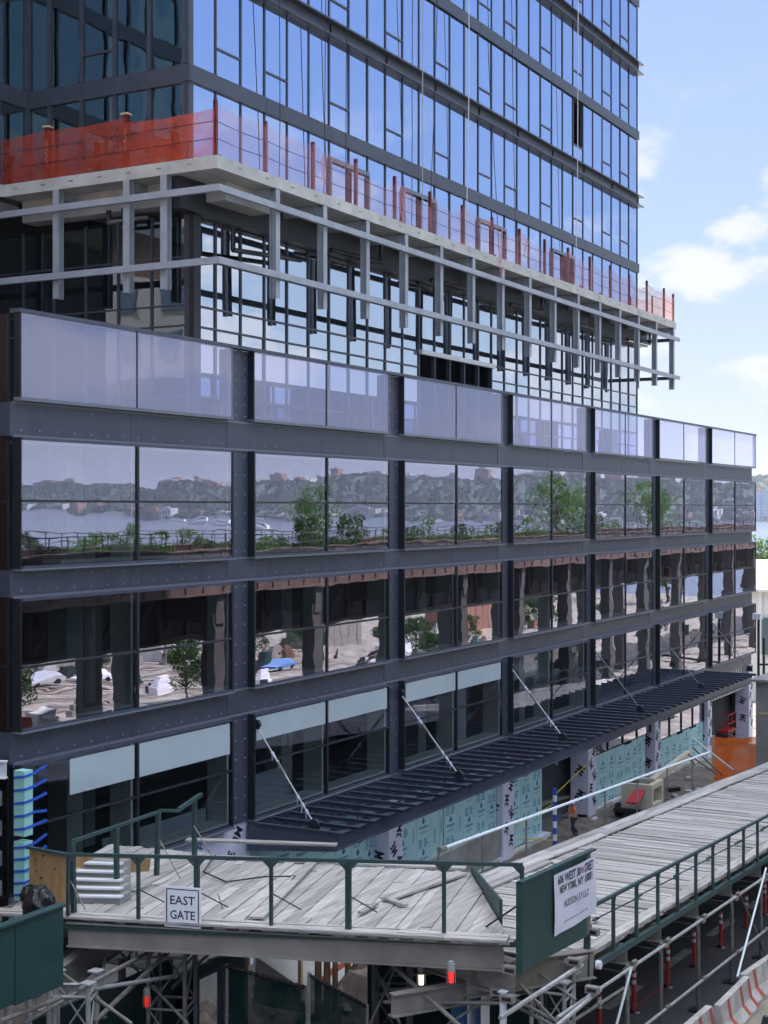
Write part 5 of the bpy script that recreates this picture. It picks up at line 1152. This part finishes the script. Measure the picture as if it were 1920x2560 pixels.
spots = [(70,-62,'whitewall',2.6,12,'white'),(92,-66,'cream',2.6,8,'cream'),(118,-60,'beigesteel',3.2,12,'long beige'),(146,-64,'whitewall',3,10,'pale'),(172,-58,'beigesteel',5,16,'tall beige'),(204,-52,'farbrick',5,18,'reddish')]
for (x,y,mt,h,l,nm) in spots: boxthing('site_cabin', x, x+l, y, y+3, h, mt, nm+' site cabin in the yard across the street, seen only in reflections', 'cabin', stripes=8)
def car_at(x, y, mat, label):
    c = thing('yard_car', (x,y,GG(x)), label, 'car', 'vehicles in the yard across the street'); g = GG(x); b = MB()
    sec = [(0,.4,.75),(1.1,.35,.9),(1.8,.35,1.42),(3.3,.35,1.42),(4.1,.35,.95),(4.4,.4,.8)]; vs = []
    for (xx,zb,zt) in sec: vs += [(x+xx,y,g+zb),(x+xx,y+1.8,g+zb),(x+xx,y+1.8,g+min(zt,.9)),(x+xx,y+1.6,g+zt),(x+xx,y+.2,g+zt),(x+xx,y,g+min(zt,.9))]
    b.add(vs,[(i*6+j,(i+1)*6+j,(i+1)*6+(j+1)%6,i*6+(j+1)%6) for i in range(5) for j in range(6)]+[tuple(range(6)),tuple(range(30,36))[::-1]],mat); b.build('body', c)
    for (dx,dy) in ((.9,0),(3.4,0),(.9,1.7),(3.4,1.7)): b = MB(); b.tube((x+dx,y+dy-.05,g+.33),(x+dx,y+dy+.15,g+.33),.33,'blackplastic',12); b.build('wheel', c)
for i,(x,y,mt,nm) in enumerate(((78,-38,'signwhite','white'),(84,-38,'carpaint','grey'),(90,-38,'blackplastic','black'),(97,-38,'carpaint','silver'),(104,-38,'signwhite','second white'),(126,-36,'blackplastic','second black'),(133,-36,'farblue','blue'))): car_at(x,y,mt,nm+' car parked in the yard across the street')
for i in range(12):
    x = 62+i*8; b = MB(); b.box(x,x+3,-14.6,-14.2,GG(x),GG(x)+.9,'barrierstripe' if i%2 else 'barrier'); tag(b.build('yard_barrier'), 'low barrier along the yard edge across the street', 'barrier', 'barriers along the yard edge')
# clutter of the yard, cut up by tracks and kerbs
for k in range(150):
    x, y = random.uniform(50,230), random.uniform(-60,-12); g = GG(x); b = MB(); mt = random.choice(('concrete','viaductdark','farbrick','signwhite','darkmetal','beigesteel','blackplastic','rawtimber','rust','greenpaint','beigesteel'))
    l, w_, h = random.uniform(.6,2.6), random.uniform(.4,1.6), random.uniform(.4,2.0)
    for q in range(3): b.box(x+q*.3,x+q*.3+l*(1-q*.2),y+q*.15,y+w_-q*.1,g+h*q/3,g+h*(q+1)/3-.03,mt)
    tag(b.build('material_stack'), 'stack of site materials in the yard across the street', 'stack', 'material stacks in the yard across the street')
b = MB()
for k in range(9):
    y = -24-k*5.5; 
    for q in (0,1.45): b.quad((40,y+q,GG(40)+.03),(165,y+q,GG(165)+.03),(165,y+q+.25,GG(165)+.03),(40,y+q+.25,GG(40)+.03),'rust')
    b.quad((40,y-.7,GG(40)+.02),(165,y-.7,GG(165)+.02),(165,y-.45,GG(165)+.02),(40,y-.45,GG(40)+.02),'asphalt')
tag(b.build('rail_tracks'), kind='structure')
for k in range(26):
    o = dup(t1); x = random.uniform(60,230); o.location = (x, random.uniform(-60,-14), GG(x)); q = random.uniform(.35,.6); o.scale = (q,q,q); o['label'] = 'young tree in the yard across the street'; o['category'] = 'tree'; o['group'] = 'young trees in the yard'
# white building beyond the podium
wb = thing('white_shed_building', (140,33,GG(140)), 'bright white low building beyond the far end of the podium', 'building')
b = MB(); b.box(140,200,31,75,GG(140)-.5,8.0,'whitewall')
for k in range(14): y = 31.5+k*2.0; b.box(139.8,140,y,y+.35,GG(140),8.0,'whitewall')
b.build('wall', wb); b = MB(); b.hexa([(139.5,30.5,8.0),(201,30.5,8.0),(201,76,8.0),(139.5,76,8.0),(139.5,30.5,8.25),(201,30.5,8.9),(201,76,8.9),(139.5,76,8.25)],'roofwhite'); b.build('roof', wb)
b = MB()
for k in range(4): b.box(139.7,139.8,33+k*6,35.5+k*6,2.0,5.5,'farwin')
b.build('windows', wb)
# the far shore: palisade slope, trees massed on it, buildings
rnd = random.Random(11); b = MB(); nx, ny = 14, 240
def hz2(x, y): u = (x-2160)/240; base = 60*max(0,min(1,(u-.12)*1.5))+2.0; return -4+base+rnd.uniform(-1.5,1.5)*(1 if u > .1 else .15)+8*math.sin(y*.004)*min(1,max(0,u))
xs_ = [2160+240*i/nx for i in range(nx)]+[9000]; vs = [(x, -5200+45*j, hz2(min(x,2400),-5200+45*j)) for j in range(ny+1) for x in xs_]; m_ = len(xs_)
b.add(vs,[(j*m_+i,j*m_+i+1,(j+1)*m_+i+1,(j+1)*m_+i) for j in range(ny) for i in range(m_-1)],'hill'); tag(b.build('hillside'), kind='structure')
b = MB()
for k in range(20000):
    y = rnd.uniform(-4200,1800); u = rnd.uniform(0,1); x = 2163+235*u; z = -4+60*max(0,min(1,(u-.12)*1.5))+2+8*math.sin(y*.004)*u; r = rnd.uniform(3.5,8)
    c_ = Vector((x,y,z+r*.45)); 
    for q in range(3):
        d = Vector((rnd.gauss(0,1),rnd.gauss(0,1),rnd.gauss(0,.6))).normalized(); e = d.cross(Vector((rnd.gauss(0,1),rnd.gauss(0,1),rnd.gauss(0,1)))).normalized(); p = c_+d*r*.3
        b.add([p-d*r*.7,p+e*r*.6,p+d*r*.7,p-e*r*.6],[(0,1,2,3)],'farleaf')
tag(b.build('hillside_woods'), kind='stuff')
def facadebox(name, x, y, w, dpt, h, z, mat, label, group, fl=3.6):
    t = thing(name, (x,y,z), label, 'building', group); b = MB(); b.box(x,x+dpt,y,y+w,z-12,z+h,mat); b.box(x+dpt*.3,x+dpt*.6,y+w*.3,y+w*.6,z+h,z+h+3,mat); b.build('wall', t)
    b = MB(); nz = max(1,int(h/fl)); ny_ = max(2,int(w/5))
    for r in range(nz):
        for c in range(ny_):
            y0 = y+w*(c+.2)/ny_; z0 = z+h*(r+.3)/nz; b.quad((x-.3,y0,z0),(x-.3,y0,z0+h/nz*.45),(x-.3,y0+w/ny_*.6,z0+h/nz*.45),(x-.3,y0+w/ny_*.6,z0),'farwin')
    b.build('windows', t)
for k in range(240):
    y = -4000+k*19+rnd.uniform(-12,12); top = k % 3 != 0; x = 2360+rnd.uniform(0,80) if top else 2172+rnd.uniform(0,10); z = (56+8*math.sin(y*.004)) if top else -2
    h = rnd.choice((9,12,14,18,26)) if top else rnd.uniform(8,17); w_ = rnd.choice((10,14,18,24,30,48))
    if y > 420: continue
    mt = rnd.choice(('farbuilding','farwhite','farbrick','farbuilding'))
    facadebox('shore_building', x, y, w_, 20, h, z, mt, {'farbuilding':'tan','farwhite':'white','farbrick':'brick'}[mt]+' building '+('on the ridge across the river' if top else 'on the waterfront across the river'), 'buildings across the river')
for i,(y,w_,h,mt,lb) in enumerate(((552,18,36,'farblue','blue glass tower across the river beside the podium edge'),(522,28,42,'farblue','wider blue glass tower across the river at the picture edge'),(548,26,44,'farbrick','pale brick tower behind the blue towers across the river'),(514,32,50,'farbuilding','tan tower under construction behind the blue towers'),(612,30,40,'farbuilding','tan tower beyond the picture edge across the river'))):
    facadebox('shore_tower', 2166 if i < 2 else 2240, y*(1 if i < 2 else 1.035), w_, 26, h+4, -4, mt, lb, None, 4.2)
for i in range(5):
    x, y = 900+i*190, -520-i*170; t = thing('ferry_boat', (x,y,-4), 'white ferry boat moored on the river near the far bank', 'boat', 'boats on the river'); b = MB(); b.hexa([(x,y,-4.3),(x+5,y,-4.3),(x+5,y+26,-4.3),(x,y+26,-4.3),(x-1,y-3,-1.5),(x+6,y-3,-1.5),(x+6,y+28,-1.5),(x-1,y+28,-1.5)],'whitewall'); b.build('hull', t); b = MB(); b.box(x+.5,x+4.5,y+4,y+22,-1.5,1.8,'whitewall'); b.box(x+.45,x+4.55,y+5,y+21,-.2,.7,'farwin'); b.build('cabin', t)
# unseen brick block added to shade the podium side; then the tower's mirrored block
lo_ = thing('unseen_shade_block', (6,28,5), 'unseen low brick block added left of the podium to shade its side', 'building')
b = MB(); b.box(4,25.5,27.6,70,3,22,'farbrick'); b.build('wall', lo_)
b = MB()
for r in range(4):
    for c in range(7): b.box(5+c*2.9,6.5+c*2.9,27.52,27.6,6.5+r*4,8.6+r*4,'farwin')
b.build('windows', lo_)
nb = thing('neighbour_block', (-40,40,5), 'masonry apartment block mirrored in the shaded side of the tower', 'building')
b = MB(); b.box(-40,-15,46,120,5,75,'farbuilding'); b.build('wall', nb); b = MB()
for r in range(17):
    for c in range(16): y = 48+c*4.5; b.box(-15,-14.9,y,y+2.4,8+r*4,10.4+r*4,'farwin')
b.build('windows', nb)
#@@CAMERA
m, n, o = nt('haze'); pv = N(n, 'ShaderNodeVolumePrincipled'); pv.inputs['Color'].default_value = (.80,.88,1,1); pv.inputs['Density'].default_value = .00012; pv.inputs['Anisotropy'].default_value = .3
n.links.new(pv.outputs[0], o.inputs['Volume']); M['haze'] = m
b = MB(); b.box(-460,9060,-9100,9100,-14,142,'haze'); tag(b.build('haze'), kind='stuff')
# ================================================================== sky, sun, camera
w = bpy.data.worlds.new('World'); scene.world = w; w.use_nodes = True; n = w.node_tree; n.nodes.clear()
SUN_EL, SUN_AZ = R(60), (.45, .893)     # direction towards the sun in plan (x, y)
sky = N(n, 'ShaderNodeTexSky'); sky.sky_type = 'NISHITA'; sky.sun_disc = False; sky.sun_elevation = SUN_EL
sky.sun_rotation = math.atan2(SUN_AZ[0], SUN_AZ[1]); sky.dust_density = 1.6; sky.ozone_density = 1.2; sky.air_density = 1.0
tc = N(n, 'ShaderNodeTexCoord'); sp = N(n, 'ShaderNodeSeparateXYZ'); n.links.new(tc.outputs['Generated'], sp.inputs[0])
def mrange(a, b, c, d, src=None):
    q = N(n, 'ShaderNodeMapRange'); q.interpolation_type = 'SMOOTHSTEP'
    for k, v in zip((1,2,3,4), (a,b,c,d)): q.inputs[k].default_value = v
    n.links.new(src or sp.outputs['Z'], q.inputs[0]); return q.outputs[0]
def mmul(a, b):
    q = N(n, 'ShaderNodeMath', operation='MULTIPLY'); n.links.new(a, q.inputs[0])
    if isinstance(b, float): q.inputs[1].default_value = b
    else: n.links.new(b, q.inputs[1])
    return q.outputs[0]
def cmix(f, a, b):
    q = N(n, 'ShaderNodeMix', data_type='RGBA'); n.links.new(f, q.inputs['Factor']); n.links.new(a, q.inputs['A'])
    if isinstance(b, tuple): q.inputs['B'].default_value = (*b, 1)
    else: n.links.new(b, q.inputs['B'])
    return q.outputs['Result']
def noise(loc, sc, scale, det, ro):
    mp = N(n, 'ShaderNodeMapping'); mp.inputs['Scale'].default_value = sc; mp.inputs['Location'].default_value = loc; n.links.new(tc.outputs['Generated'], mp.inputs[0])
    q = N(n, 'ShaderNodeTexNoise', i_Scale=scale, i_Detail=det, i_Roughness=ro); n.links.new(mp.outputs[0], q.inputs['Vector']); return q.outputs['Fac']
# hazy summer air low down: the pale layer over the clear sky
hz = N(n, 'ShaderNodeValToRGB'); e = hz.color_ramp.elements; e[0].position = 0.0; e[0].color = (.80,.86,.97,1); e[1].position = .42; e[1].color = (.32,.50,.92,1)
e2 = hz.color_ramp.elements.new(.17); e2.color = (.54,.70,.95,1); n.links.new(sp.outputs['Z'], hz.inputs[0])
hs = N(n, 'ShaderNodeVectorMath', operation='SCALE'); n.links.new(hz.outputs[0], hs.inputs[0]); hs.inputs['Scale'].default_value = 2.4
c0 = cmix(mrange(.30,.70,.93,.0), sky.outputs[0], hs.outputs[0])
# low cumulus
lowc = mmul(mmul(mmul(mrange(.51,.62,0,1,noise((.32,.1,.075),(1,1,2.1),9.5,9.0,.55)), mrange(.012,.05,0,1)), mrange(.20,.30,1,0)), .85)
c1 = cmix(lowc, c0, (2.6,2.6,2.7))
# broken cloud added overhead, out of view, over-bright to lift the fill light
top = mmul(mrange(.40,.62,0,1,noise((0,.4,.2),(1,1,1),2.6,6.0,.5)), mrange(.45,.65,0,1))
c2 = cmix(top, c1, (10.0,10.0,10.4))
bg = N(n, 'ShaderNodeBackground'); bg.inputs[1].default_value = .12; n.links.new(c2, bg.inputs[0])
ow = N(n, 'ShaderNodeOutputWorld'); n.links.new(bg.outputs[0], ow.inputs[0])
sl = bpy.data.lights.new('sun', 'SUN'); sl.energy = 3.6; sl.angle = R(.5); sl.color = (1,.95,.88)
so = bpy.data.objects.new('sun', sl); col.objects.link(so)
d = Vector((SUN_AZ[0]*math.cos(SUN_EL), SUN_AZ[1]*math.cos(SUN_EL), math.sin(SUN_EL)))
so.rotation_euler = d.to_track_quat('Z', 'Y').to_euler()
cam = bpy.data.cameras.new('camera'); co = bpy.data.objects.new('camera', cam); col.objects.link(co); scene.camera = co
cam.sensor_fit = 'VERTICAL'; cam.sensor_height = 36; cam.lens = F_/2560*36; cam.clip_start = .3; cam.clip_end = 20000
cam.shift_y = -10/2560
co.location = (0,0,H)
fw = Vector((C_, S_, 0)); co.rotation_euler = fw.to_track_quat('-Z', 'Y').to_euler()
scene.view_settings.view_transform = 'Standard'; scene.view_settings.look = 'None'; scene.view_settings.exposure = 1.65; scene.view_settings.gamma = 1
scene.render.engine = 'CYCLES'; scene.cycles.max_bounces = 8; scene.cycles.glossy_bounces = 4; scene.cycles.transparent_max_bounces = 16; scene.cycles.diffuse_bounces = 3
scene.cycles.caustics_reflective = False; scene.cycles.caustics_refractive = False
